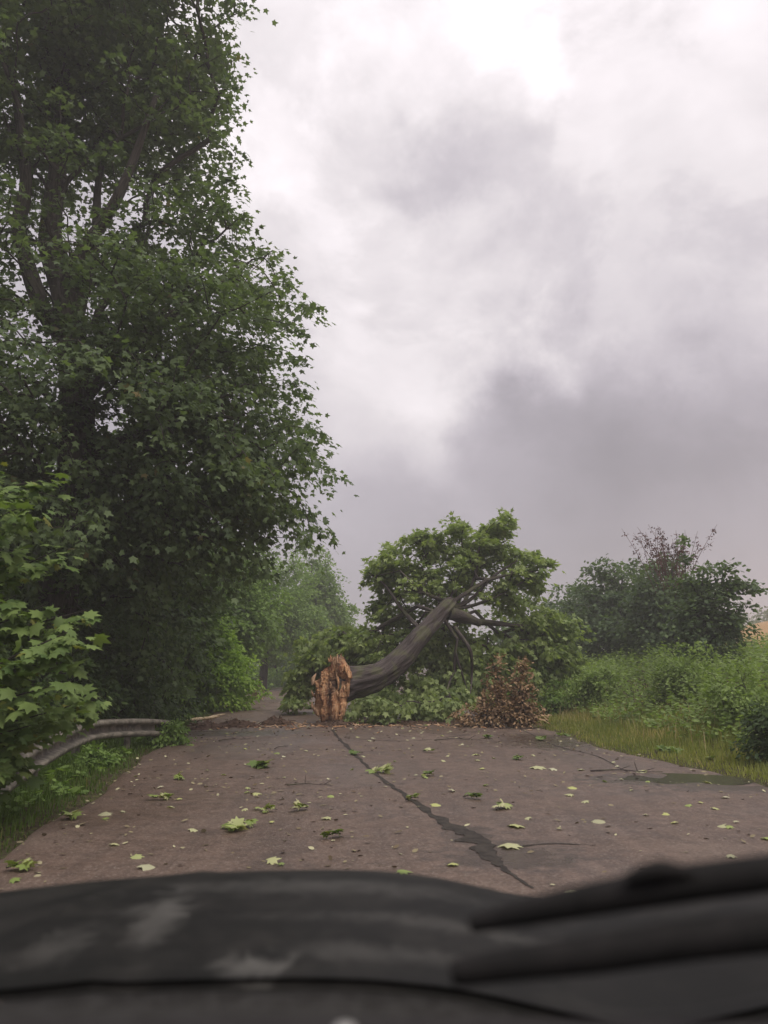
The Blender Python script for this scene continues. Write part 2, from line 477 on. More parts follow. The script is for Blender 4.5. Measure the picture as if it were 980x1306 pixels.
# road: a gently uneven sheet with ragged edges, slightly cambered, thin side skirt
ry = np.concatenate([np.arange(-6, 7.4, 0.22), np.arange(7.4, 10.4, 0.07), np.arange(10.4, 40, 0.22), np.arange(40, 130, 1.0)])
nk = 90
Vr = []
for y in ry:
    xl, xr = float(x_left(y)), float(x_right(y))
    xl += 0.05 * mnoise.noise(Vector((y * 2.1, 3, 0))) * 2
    xr += 0.06 * mnoise.noise(Vector((y * 1.7, 9, 0))) * 2
    for k in range(nk):
        f = k / (nk - 1)
        x = xl + (xr - xl) * f
        z = road_h(x, y, xl, xr)
        if k in (0, nk - 1): z = -0.07
        Vr.append((x, y, z))
Vr = np.array(Vr)
idx = np.arange(len(ry) * nk).reshape(len(ry), nk)
F = np.stack([idx[:-1, :-1].ravel(), idx[:-1, 1:].ravel(), idx[1:, 1:].ravel(), idx[1:, :-1].ravel()], 1)
road = mesh_obj('road', np_mesh('road', Vr, F, M_road, smooth=True))
tag(road, 'worn brownish wet asphalt road strewn with leaves', 'road', kind='structure')
def road_z(x, y):
    f = (x - float(x_left(y))) / (float(x_right(y)) - float(x_left(y)))
    if f < 0 or f > 1:
        return float(height(x, y))
    return road_h(x, y)

# seam with dark damp filling
M_seam = simple_mat('damp_seam', (0.022, 0.018, 0.015), (0.045, 0.038, 0.031), 14, 0.7, 0.2, 0.6, 0.01)
def strip_on_road(name, pts, mat, parent, lift=0.004, seed=0.0, label=None):
    """pts: (px, py, width m)"""
    P = np.array([[*on_z(a, b).xy, c] for a, b, c in pts])
    P = catmull(P, 14)
    V = []; nn = len(P)
    for i, p in enumerate(P):
        d = P[min(i + 1, nn - 1)][:2] - P[max(i - 1, 0)][:2]
        d /= np.linalg.norm(d) + 1e-9
        nrm = np.array((-d[1], d[0]))
        for sgn in (-1, 0, 1):
            wd = p[2] * 0.42 * (1 + 1.3 * mnoise.noise(Vector((i * 0.22, sgn * 5 + seed, 0)))) * sgn
            q = p[:2] + nrm * wd + 0.02 * mnoise.noise(Vector((i * 0.5, seed, 7)))
            V.append((q[0], q[1], road_z(q[0], q[1]) + lift))
    F = []
    for i in range(nn - 1):
        for k in range(2):
            a = i * 3 + k
            F.append((a, a + 1, a + 4, a + 3))
    o = mesh_obj(name, np_mesh(name, V, F, mat), parent)
    if label: o['label'] = label
    return o
strip_on_road('seam', [(424, 932, .06), (434, 945, .07), (452, 963, .07), (475, 985, .06), (502, 1006, .07), (530, 1026, .08), (560, 1048, .12),
                       (590, 1064, .20), (615, 1082, .22), (628, 1100, .13), (650, 1118, .04), (680, 1138, .03)], M_seam, road, label='dark damp seam along the middle of the road')
strip_on_road('crack', [(440, 943, .02), (520, 946, .03), (600, 938, .02)], M_seam, road, seed=4)
strip_on_road('crack', [(655, 925, .02), (705, 950, .03), (760, 965, .03), (800, 985, .03)], M_seam, road, seed=8)
strip_on_road('crack', [(640, 1088, .02), (700, 1080, .03), (760, 1082, .015)], M_seam, road, seed=12)
# darker patches of tar and damp
M_patch = simple_mat('old_tar_patch', (0.055, 0.043, 0.037), (0.09, 0.072, 0.062), 18, 0.55, 0.35, 0.5, 0.006)
def blob_on_road(name, px, py, rx, ry_, mat, parent, lift, seed, n=34):
    c = on_z(px, py)
    V = [(c.x, c.y, road_z(c.x, c.y) + lift)]
    for ring in (0.5, 1.0):
        for k in range(n):
            a = 2 * math.pi * k / n
            r = ring * (1 + (0.7 * mnoise.noise(Vector((math.cos(a) * 1.3 + seed, math.sin(a) * 1.3, 0))) + 0.25 * mnoise.noise(Vector((math.cos(a) * 4 + seed, math.sin(a) * 4, 2)))) * ring)
            x = c.x + rx * r * math.cos(a); y = c.y + ry_ * r * math.sin(a)
            V.append((x, y, road_z(x, y) + lift))
    F = [(0, 1 + k, 1 + (k + 1) % n) for k in range(n)]
    F += [(1 + k, 1 + n + k, 1 + n + (k + 1) % n) for k in range(n)] + [(1 + k, 1 + n + (k + 1) % n, 1 + (k + 1) % n) for k in range(n)]
    o = mesh_obj(name, np_mesh(name, V, F, mat, smooth=True), parent)
    return o
# puddle at the right edge
def water_mat():
    m, t, out = new_mat('puddle_water')
    g = t.node('ShaderNodeNewGeometry')
    n = t.noise(g.outputs['Position'], 6, 3)
    b = t.node('ShaderNodeBump', {'Strength': 0.12, 'Distance': 0.01, 'Height': n.outputs['Fac']})
    p = t.node('ShaderNodeBsdfPrincipled', {'Base Color': (0.05, 0.043, 0.034, 1), 'Roughness': 0.2, 'Specular IOR Level': 0.35, 'Normal': b.outputs[0]})
    t.l.new(p.outputs[0], out.inputs[0])
    return m
M_water = water_mat()
wz = road_h(_pc.x, _pc.y) + .015
n_ = 40
V = [(_pc.x, _pc.y, wz)] + [(_pc.x + .95 * math.cos(2 * math.pi * k / n_), _pc.y + .55 * math.sin(2 * math.pi * k / n_), wz) for k in range(n_)]
pd = mesh_obj('puddle', np_mesh('puddle', V, [(0, 1 + k, 1 + (k + 1) % n_) for k in range(n_)], M_water))
tag(pd, 'shallow dark puddle with floating leaves at the right road edge', 'puddle', kind='structure')

# ------------------------------------------------------------------ leaves
def fan(outline, centre=None):
    n = len(outline)
    V = [(0, 0, 0) if centre is None else centre] + outline
    return V, [(0, 1 + k, 1 + (k + 1) % n) for k in range(n)]
def mirror(pts):
    return pts + [(-x, y) for x, y in pts[::-1] if abs(x) > 1e-6]
def curl(pts, a=0.35, b=0.18):
    return [(x, y, -a * x * x - b * y * y) for x, y in pts]
_big = mirror([(0, 0), (0.30, -0.10), (0.27, 0.10), (0.60, 0.26), (0.38, 0.38), (0.50, 0.66), (0.20, 0.60), (0.0, 1.0)])
TV_BIG, TF_BIG = fan(curl(_big), (0, 0.3, 0.03))
_mid = [(0, 0), (.30, -.05), (.32, .20), (.56, .46), (.20, .52), (0, 1.0), (-.20, .52), (-.56, .46), (-.32, .20), (-.30, -.05)]
TV_MID = curl(_mid); TF_MID = [(0, k, k + 1) for k in range(1, 9)]
TV_SML = [(0, 0, 0), (.40, .42, -.08), (0, 1, -.16), (-.40, .42, -.08)]; TF_SML = [(0, 1, 2), (0, 2, 3)]
TV_OVAL = curl([(0, 0), (.22, .25), (.24, .6), (0, 1), (-.24, .6), (-.22, .25)]); TF_OVAL = [(0, 1, 2), (0, 2, 3), (0, 3, 4), (0, 4, 5)]
TEMPL = {'big': (TV_BIG, TF_BIG), 'mid': (TV_MID, TF_MID), 'small': (TV_SML, TF_SML), 'oval': (TV_OVAL, TF_OVAL)}

def place_leaves(pos, tip, nrm, size, templ):
    """arrays of leaves -> V, F"""
    TVv = np.array(TEMPL[templ][0]); TFf = np.array(TEMPL[templ][1])
    tip = tip / (np.linalg.norm(tip, axis=1)[:, None] + 1e-9)
    x = np.cross(tip, nrm); x /= np.linalg.norm(x, axis=1)[:, None] + 1e-9
    z = np.cross(x, tip)
    M = np.stack([x, tip, z], 1) * size[:, None, None]      # rows
    V = np.einsum('kj,njc->nkc', TVv, M) + pos[:, None, :]
    K = len(TVv)
    F = TFf[None] + (np.arange(len(pos)) * K)[:, None, None]
    return V.reshape(-1, 3), F.reshape(-1, 3), K

def clump_leaves(C, n_per, R_, size, out_from, droop=0.5, flat=0.45, tilt=0.55, rg=rng):
    """C (m,3) clump centres -> leaf arrays. out_from: point the sprays grow away from"""
    m = len(C)
    k = np.repeat(np.arange(m), n_per)
    n = len(k)
    rr = (R_ * rg.uniform(0.6, 1.35, m))[k]
    loc = rg.normal(0, 0.42, (n, 3)); loc[:, 2] *= flat
    rad2 = (loc[:, :2] ** 2).sum(1)
    loc[:, 2] -= droop * rad2
    # tilt each clump's plane outward
    outd = C - np.asarray(out_from); outd /= np.linalg.norm(outd, axis=1)[:, None] + 1e-9
    tiltv = outd[k] * np.array((1, 1, 0)) * 0.35
    loc[:, 2] -= (loc[:, :2] * tiltv[:, :2]).sum(1)
    pos = C[k] + loc * rr[:, None]
    tip = loc * np.array((1, 1, 0.4)) + outd[k] * 0.5 + rg.normal(0, 0.45, (n, 3)); tip[:, 2] -= 0.35
    nr = np.tile(np.array((0, 0, 1.0)), (n, 1)) + rg.normal(0, tilt, (n, 3)) + outd[k] * 0.35
    sz = size * rg.uniform(0.6, 1.2, n)
    cl = rg.uniform(0, 1, m)[k]
    tint = np.stack([rg.uniform(0, 1, n), cl, rg.uniform(0, 1, n) * 0.6 + 0.4 * rg.uniform(0, 1, m)[k]], 1)
    return pos, tip, nr, sz, tint

def sample_env(ells, n, shell=2.0, rg=rng, zmin=0.25, rough=0.25, seed=0.0):
    """points in a union of ellipsoids (cx,cy,cz,rx,ry,rz), biased to the outside, with an uneven outline"""
    vol = np.array([e[3] * e[4] * e[5] for e in ells]) ** 0.67; vol /= vol.sum()
    out = []
    while len(out) < n:
        e = ells[rg.choice(len(ells), p=vol)]
        d = rg.normal(0, 1, 3); d /= np.linalg.norm(d)
        r = rg.uniform(0, 1) ** (1 / (1 + shell))
        lump = 1 + rough * (mnoise.noise(Vector(d * 2.3) + Vector((seed + e[0], 0, 0))) * 1.5 + mnoise.noise(Vector(d * 5.5) + Vector((seed + e[1], 3, 0))))
        p = np.array(e[:3]) + d * np.array(e[3:6]) * r * lump
        if p[2] > zmin:
            out.append(p)
    return np.array(out)

def grow(nodes, rads, C, rg=rng, wig=0.12):
    """attach clump centres to a skeleton; returns branch polylines with radii. nodes: list of np arrays"""
    N = [np.array(p) for p in nodes]; par = [-1] * len(N); plen = [0.25 * i for i in range(len(N))]
    order = np.argsort([min(np.linalg.norm(c - q) for q in nodes) for c in C])
    segs = []
    arr = np.array(N); pl = np.array(plen)
    for ci in order:
        c = C[ci]
        d = np.linalg.norm(arr - c, axis=1)
        cost = d + 0.25 * pl
        j = int(np.argmin(cost))
        a = arr[j]
        L = d[j]
        mids = []
        cnt = 2 if L > 0.6 else 1
        for q in range(1, cnt + 1):
            f = q / (cnt + 1)
            mids.append(a + (c - a) * f + rg.normal(0, wig * L * 0.35, 3) + np.array((0, 0, 0.10 * L * math.sin(f * math.pi))))
        prev = j; base = pl[j]
        newp = mids + [c]; acc_ = base; ids = [j]
        last = a
        for p in newp:
            acc_ += np.linalg.norm(p - last); last = p
            arr = np.vstack([arr, p]); pl = np.append(pl, acc_); par.append(prev); prev = len(arr) - 1
            ids.append(prev)
        segs.append(ids)
    cnt = np.zeros(len(arr))
    for ids in segs: cnt[ids[-1]] += 1
    for i in range(len(arr) - 1, len(N) - 1, -1):
        cnt[par[i]] += cnt[i]
    return arr, segs, cnt

def branch_mesh(arr, segs, cnt, nroot, rtip=0.008, kpow=0.42, rmax=0.2):
    g = Geo()
    for ids in segs:
        P = arr[ids]
        r = np.minimum(rtip * np.maximum(cnt[ids], 1) ** kpow, rmax)
        if ids[0] < nroot: r[0] = min(r[1] * 1.15, rmax)
        ns = 6 if r[0] > 0.05 else (4 if r[0] > 0.02 else 3)
        tube(g, P, r, ns, cap=False)
    return g

def build_crown(parent, C, n_per, R_, size, mat, templ, out_from, name='crown', **kw):
    pos, tip, nr, sz, tint = clump_leaves(C, n_per, R_, size, out_from, **kw)
    V, F, K = place_leaves(pos, tip, nr, sz, templ)
    me = np_mesh(name, V, F, mat, np.repeat(tint, K, 0))
    o = mesh_obj(name, me, parent)
    o['kind'] = 'stuff'
    return o

def make_tree(name, label, cat, base, trunk_pts, trunk_r, ells, nclump, n_per, R_, size, mat, templ='small', group=None, limbs=(),
              bark=None, shell=2.0, zmin=0.3, rough=0.25, seed=0.0, rtip=0.008, shrub=False, cull=None, boughs=None, **kw):
    """all coordinates relative to base"""
    bark = bark or M_bark
    t = empty(name, base)
    tag(t, label, cat, group)
    root = []
    if trunk_pts is not None:
        P = catmull(trunk_pts, 5)
        r = np.interp(np.linspace(0, 1, len(P)), np.linspace(0, 1, len(trunk_r)), trunk_r)
        g = Geo(); tube(g, P, r, 16, rough=0.10, seed=seed)
        mesh_obj('trunk', g.mesh('trunk', bark, True), t)
        root += list(P[len(P) // 3:])
    else:
        root += [np.array((0, 0, 0.02)), np.array((0.05, 0, 0.25))]
    for lp, lr in limbs:
        P = catmull(lp, 5)
        r = np.interp(np.linspace(0, 1, len(P)), np.linspace(0, 1, len(lr)), lr)
        g = Geo(); tube(g, P, r, 10, rough=0.08, seed=seed + len(root))
        mesh_obj('limb', g.mesh('limb', bark, True), t)
        root += list(P[2:])
    if boughs:
        B = sample_env(ells, boughs[0], shell, zmin=zmin, rough=rough, seed=seed)
        k_ = rng.integers(0, len(B), nclump)
        off = rng.normal(0, 1, (nclump, 3)) * (boughs[1], boughs[1], boughs[2])
        off[:, 2] -= 0.35 * (off[:, :2] ** 2).sum(1)
        C = B[k_] + off
    else:
        C = sample_env(ells, nclump, shell, zmin=zmin, rough=rough, seed=seed)
    if cull is not None:
        C = C[cull(C + np.array(base))]
    arr, segs, cnt = grow(root, None, C)
    g = branch_mesh(arr, segs, cnt, len(root), rtip=rtip)
    mesh_obj('stems' if shrub else 'branches', g.mesh('branches', bark), t)['kind'] = 'stuff'
    e = ells[0]
    build_crown(t, C, n_per, R_, size, mat, templ, (e[0], e[1], e[2] - e[5] * 0.5), **kw)
    return t

def gz(x, y): return float(height(x, y))
def base_at(px, Y, dz=0.0):
    x = (px - 490) / 980.0 * Y / math.cos(PITCH) * 1.0
    x = at(px, 848, Y).x
    return (x, Y, gz(x, Y) + dz)

# ------------------------------------------------------------------ the big maple on the left
bx, by = -6.1, 14.0
bz = gz(bx, by)
def rel(px, py, Y, b=(bx, by, bz)):
    p = at(px, py, Y)
    return (p.x - b[0], p.y - b[1], p.z - b[2])
trunk = [(0, 0, -0.15), (0.02, 0.0, 1.5), rel(96, 620, 14), rel(96, 480, 14), rel(88, 400, 14)]
limbs = [
    ([rel(88, 410, 14), rel(80, 365, 14), rel(66, 320, 14.1), rel(66, 270, 14.2), rel(74, 215, 14.3), rel(80, 120, 14.5), rel(95, 0, 14.8)], (.27, .24, .22, .19, .14, .08)),
    ([rel(86, 430, 14), rel(58, 400, 13.9), rel(34, 335, 13.8), rel(24, 285, 13.7), rel(33, 230, 13.6), rel(20, 120, 13.4), rel(0, 0, 13.2)], (.20, .17, .15, .13, .09, .05)),
    ([rel(92, 400, 14), rel(86, 365, 13.8), rel(106, 318, 13.6), rel(130, 285, 13.4), rel(160, 230, 13.2), rel(200, 120, 13)], (.15, .13, .12, .10, .05)),
    ([rel(94, 420, 14), rel(106, 370, 14.2), rel(122, 310, 14.5), rel(126, 230, 14.8), rel(150, 130, 15)], (.15, .13, .11, .07, .04)),
    ([rel(96, 520, 14), rel(150, 460, 14), rel(220, 400, 13.7), rel(280, 355, 13.4), rel(325, 330, 13.2)], (.15, .12, .07, .035, .010)),
    ([rel(96, 600, 14), rel(160, 560, 14), rel(230, 535, 13.5), rel(280, 532, 13.2), rel(310, 537, 13)], (.13, .10, .06, .03, .010)),
    ([rel(96, 680, 14), rel(160, 650, 14.2), rel(220, 632, 14), rel(265, 640, 13.8)], (.11, .08, .04, .012)),
]
ells = [(-0.6, 0.6, 9.6, 4.3, 4.4, 6.4), (0.9, 0.3, 6.4, 3.7, 4.2, 3.0), (-1.1, 0.4, 13.6, 3.9, 3.6, 4.6), (2.3, -0.3, 8.4, 2.4, 2.6, 1.3), (0.2, 0.2, 3.8, 3.2, 3.2, 1.5),
        (2.7, 0, 6.4, 1.5, 1.6, 1.0), (3.2, 0, 4.9, 1.5, 1.5, .8), (1.2, 0.2, 10.4, 2.2, 2.2, 1.2), (0.3, 0.2, 12.7, 2.3, 2.2, 1.6), (0.7, 0.2, 14.6, 2.6, 2.4, 1.8), (0.6, 0.2, 16.4, 2.6, 2.4, 1.8),
        (2.5, 0, 5.6, 2.2, 2.2, 1.2), (3.3, .2, 5.0, 1.9, 1.8, .7), (0.2, .4, 16.0, 3.6, 3.2, 2.2), (-1.5, .4, 14.2, 3.4, 3.2, 2.2), (2.2, 0, 7.2, 2.2, 2.2, 1.0)]
def pix(Pw):
    d = np.asarray(Pw) - np.array((0, 0, CAM_H))
    c_, s_ = math.cos(PITCH), math.sin(PITCH)
    fz = d[:, 1] * c_ + d[:, 2] * s_
    up_ = -d[:, 1] * s_ + d[:, 2] * c_
    return 490 + 980 * d[:, 0] / fz, 653 - 980 * up_ / fz
def open_fork(Pw):
    # the open, thinly leaved inside of the crown around the forking limbs
    px_, py_ = pix(Pw)
    q = ((px_ - 90) / 120) ** 2 + ((py_ - 300) / 115) ** 2
    r_ = rng.uniform(0, 1, len(px_))
    keep = np.where(q < 1, np.where(Pw[:, 1] < 14.2, r_ < .22, r_ < .62), True)
    keep &= (r_ < .80) | (py_ > 520)
    lim = np.interp(py_, [-250, 0, 100, 200, 285, 310, 360, 450, 520, 560, 620, 680, 760], [290, 290, 285, 318, 385, 400, 385, 380, 385, 410, 412, 385, 330])
    lump = np.array([mnoise.noise(Vector((float(b_) * .022, float(p_[1]) * .5, 3.3))) for b_, p_ in zip(py_, Pw)])
    keep &= px_ < lim + 12 + 55 * lump + rng.normal(0, 7, len(px_))
    return keep
make_tree('maple_tree', 'tallest dark green maple tree towering over the left roadside', 'tree', (bx, by, bz), trunk, (.46, .38, .33, .30, .27), ells,
          3700, 40, 0.46, 0.126, M_maple, 'mid', limbs=limbs, shell=1.9, zmin=2.0, rough=0.15, boughs=(430, .56, .24), seed=1.0, cull=open_fork)

# ------------------------------------------------------------------ trees and shrubs on the left
def rel_ell(b, px, py, Y, rx, ry_, rz):
    p = at(px, py, Y)
    return (p.x - b[0], p.y - b[1], p.z - b[2], rx, ry_, rz)
def roadside_tree(name, label, px, Y, top_py, half_w, mat, ncl, nper, size, cat='tree', low=0.35, seed=0.0, tr=0.16, R_=0.5, templ='small', group=None, extra=(), rough=0.3):
    b = base_at(px, Y)
    H = at(px, top_py, Y).z - b[2]
    ce = H * (1 + low) / 2; rz = H * (1 - low) / 2 * 1.02
    el = [(0, 0, ce, half_w, half_w, rz), (half_w * 0.2, 0, ce - rz * 0.3, half_w * 0.95, half_w, rz * 0.7)] + [rel_ell(b, *q) for q in extra]
    tp = [(0, 0, -0.15), (0.05, 0.02, H * 0.3), (-0.05, 0, H * 0.6), (0.03, 0, H * 0.85)]
    return make_tree(name, label, cat, b, tp, (tr, tr * 0.8, tr * 0.5, tr * 0.15), el, ncl, nper, R_, size, mat, templ, seed=seed, rough=rough, group=group, zmin=0.25)

# dark trees behind the big maple
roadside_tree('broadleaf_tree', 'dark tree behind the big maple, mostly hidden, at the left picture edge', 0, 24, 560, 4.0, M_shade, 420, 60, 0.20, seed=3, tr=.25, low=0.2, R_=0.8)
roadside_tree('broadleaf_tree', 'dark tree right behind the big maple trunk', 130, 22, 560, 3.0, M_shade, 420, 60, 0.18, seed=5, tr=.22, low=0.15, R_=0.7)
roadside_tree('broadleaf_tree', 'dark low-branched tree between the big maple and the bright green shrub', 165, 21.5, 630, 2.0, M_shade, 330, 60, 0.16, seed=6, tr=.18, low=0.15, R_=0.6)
# understorey shrubs along the rail
def shrub(name, label, px, Y, top_py, rx, mat, ncl, nper, size, R_=0.32, seed=0.0, templ='small', cat='shrub', group=None, ry_=None, dz=0.0, **kw):
    b = base_at(px, Y)
    H = at(px, top_py, Y).z - b[2] + dz
    el = [(0, 0, H * 0.5, rx, ry_ or rx, H * 0.5), (rx * 0.3, 0, H * 0.3, rx * 0.9, (ry_ or rx), H * 0.32), (-rx * 0.35, 0, H * 0.35, rx * 0.8, (ry_ or rx), H * 0.35)]
    return make_tree(name, label, cat, b, None, None, el, ncl, nper, R_, size, mat, templ, seed=seed, zmin=0.05, rough=0.3, shrub=True, rtip=0.005, group=group, **kw)
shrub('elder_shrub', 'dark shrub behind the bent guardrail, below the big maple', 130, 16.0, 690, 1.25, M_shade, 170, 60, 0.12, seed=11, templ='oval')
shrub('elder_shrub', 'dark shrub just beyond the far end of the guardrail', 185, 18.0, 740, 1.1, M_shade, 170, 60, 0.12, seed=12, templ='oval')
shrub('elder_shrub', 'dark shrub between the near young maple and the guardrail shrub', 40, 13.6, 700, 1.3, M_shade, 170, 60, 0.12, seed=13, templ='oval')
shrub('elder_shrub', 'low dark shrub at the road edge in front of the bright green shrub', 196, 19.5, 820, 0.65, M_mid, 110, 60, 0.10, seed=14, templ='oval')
shrub('hazel_shrub', 'bright yellow-green shrub on the left verge where the road narrows', 272, 24, 790, 1.25, M_bright, 270, 60, 0.13, seed=15, R_=0.36, templ='oval')
shrub('hazel_shrub', 'mid green shrub just beyond the bright yellow-green shrub', 283, 29.0, 800, 0.95, M_mid, 130, 60, 0.13, seed=16)
roadside_tree('lime_tree', 'mid green tree above the bright shrub, nearest tree beyond the big maple', 278, 30, 685, 2.2, M_mid, 420, 55, 0.15, seed=21, tr=.16, low=0.28, R_=0.5)
roadside_tree('lime_tree', 'mid green tree with bare dark trunk where the road disappears', 336, 43, 702, 2.6, M_mid, 480, 55, 0.16, seed=22, tr=.24, low=0.25, R_=0.6)
roadside_tree('lime_tree', 'far olive green tree just left of the open gap of sky', 395, 50, 694, 1.95, M_mid, 330, 50, 0.2, seed=23, tr=.2, low=0.25, R_=0.7, rough=0.2)
roadside_tree('lime_tree', 'hazy round tree at the end of the left tree row', 408, 54, 738, 2.0, M_mid, 230, 45, 0.25, seed=24, tr=.2, low=0.2, R_=0.8)
roadside_tree('lime_tree', 'dim distant tree closing the view at the road bend', 352, 60, 770, 3.2, M_mid, 180, 45, 0.28, seed=25, tr=.2, low=0.1, R_=0.9)
roadside_tree('lime_tree', 'distant tree seen low beside the fallen tree on the left', 430, 56, 795, 3.0, M_mid, 150, 45, 0.28, seed=26, tr=.2, low=0.1, R_=0.9)
shrub('withered_shrub', 'tiny orange-brown withered shrub at the left verge in the distance', 326, 31, 862, 0.28, M_brown, 30, 30, 0.07, seed=27, R_=0.15)

# near young maple at the left edge, with large separate leaves
def young_maple():
    b = (-4.55, 7.0, gz(-4.55, 7.0))
    t = empty('young_maple', b)
    tag(t, 'young maple with big light green leaves in the left foreground', 'tree')
    rg = np.random.default_rng(21)
    stems = []
    tips = [(-40, 560), (0, 600), (72, 606), (40, 640), (75, 700), (30, 700), (-10, 690), (110, 778), (60, 770), (20, 760), (100, 800), (115, 880), (130, 888), (80, 870),
            (40, 860), (0, 830), (40, 925), (20, 950), (10, 980), (-5, 992), (30, 968), (-20, 960), (-10, 900), (-50, 760), (-60, 660), (-60, 860), (5, 970), (70, 830), (-20, 620), (90, 900), (45, 905)]
    g = Geo()
    main = catmull([(0, 0, -0.1), (0.0, 0.1, 1.0), (-0.1, 0.05, 2.2), (-0.2, 0, 3.3)], 5)
    tube(g, main, np.linspace(0.06, 0.02, len(main)), 8, rough=0.05)
    mesh_obj('trunk', g.mesh('trunk', M_bark, True), t)
    g = Geo(); pos = []; tipd = []; nr = []
    for (px, py) in tips:
        Y = 7.0 + rg.uniform(-0.7, 0.5)
        e = np.array(at(px, py, Y)) - np.array(b)
        a = main[int(np.clip(e[2] / 3.4 * len(main) - 4, 1, len(main) - 1))]
        mid = (a + e) / 2 + np.array((0, 0, 0.16)) + rg.normal(0, 0.04, 3)
        P = catmull([a, mid, e], 6)
        tube(g, P, np.linspace(0.02, 0.004, len(P)), 4, cap=False)
        d0 = (e - a); L = np.linalg.norm(d0); d0 /= L
        for f in np.linspace(0.18, 1.0, int(10 + L * 16)):
            i = f * (len(P) - 1); p = P[int(i)] + (P[min(int(i) + 1, len(P) - 1)] - P[int(i)]) * (i - int(i))
            for sgn in (-1, 1, 0):
                side = np.cross(d0, (0, 0, 1.0)) * sgn * rg.uniform(0.5, 1.3)
                spread = rg.uniform(0.02, 0.20)
                q = p + (side * spread) + rg.normal(0, 0.05, 3)
                q[2] -= 0.35 * spread + rg.uniform(0, 0.06)
                pos.append(q)
                tv = d0 * rg.uniform(0.4, 1.0) + side * 0.9 + np.array((0, 0, -0.45)) + rg.normal(0, 0.25, 3)
                tipd.append(tv)
                nr.append(np.array((0.15, -0.35, 1.0)) + rg.normal(0, 0.35, 3))
    mesh_obj('branches', g.mesh('branches', M_bark), t)['kind'] = 'stuff'
    pos = np.array(pos); tipd = np.array(tipd); nr = np.array(nr)
    n = len(pos)
    sz = 0.120 * rg.uniform(0.5, 1.35, n)
    tint = rg.uniform(0, 1, (n, 3))
    # nearest to the camera and in view: leaves of their own
    world_p = pos + np.array(b)
    dist = np.linalg.norm(world_p - np.array((0, 0, CAM_H)), axis=1)
    inview = world_p[:, 0] / world_p[:, 1] > -0.51
    score = np.where(inview, sz / dist, 0)
    top = np.argsort(-score)[:290]
    mask = np.zeros(n, bool); mask[top] = True
    V, F, K = place_leaves(pos[~mask], tipd[~mask], nr[~mask], sz[~mask], 'big')
    mesh_obj('crown', np_mesh('crown', V, F, M_young, np.repeat(tint[~mask], K, 0)), t)['kind'] = 'stuff'
    shared = []
    for q in range(12):
        TVv = np.array(TV_BIG) * (1, 1, rg.uniform(0.4, 1.6)) + rg.normal(0, 0.012, (len(TV_BIG), 3))
        shared.append(np_mesh('leaf', TVv, TF_BIG, M_young, np.tile(rg.uniform(0, 1, 3), (len(TVv), 1))))
    for j, i in enumerate(top):
        o = bpy.data.objects.new('leaf', shared[j % 12])
        y_ = tipd[i] / np.linalg.norm(tipd[i]); x_ = np.cross(y_, nr[i]); x_ /= np.linalg.norm(x_); z_ = np.cross(x_, y_)
        m = Matrix(((x_[0], y_[0], z_[0]), (x_[1], y_[1], z_[1]), (x_[2], y_[2], z_[2]))).to_4x4()
        o.matrix_world = Matrix.Translation(Vector(pos[i])) @ m @ Matrix.Scale(float(sz[i]), 4)
        link(o, t)
young_maple()

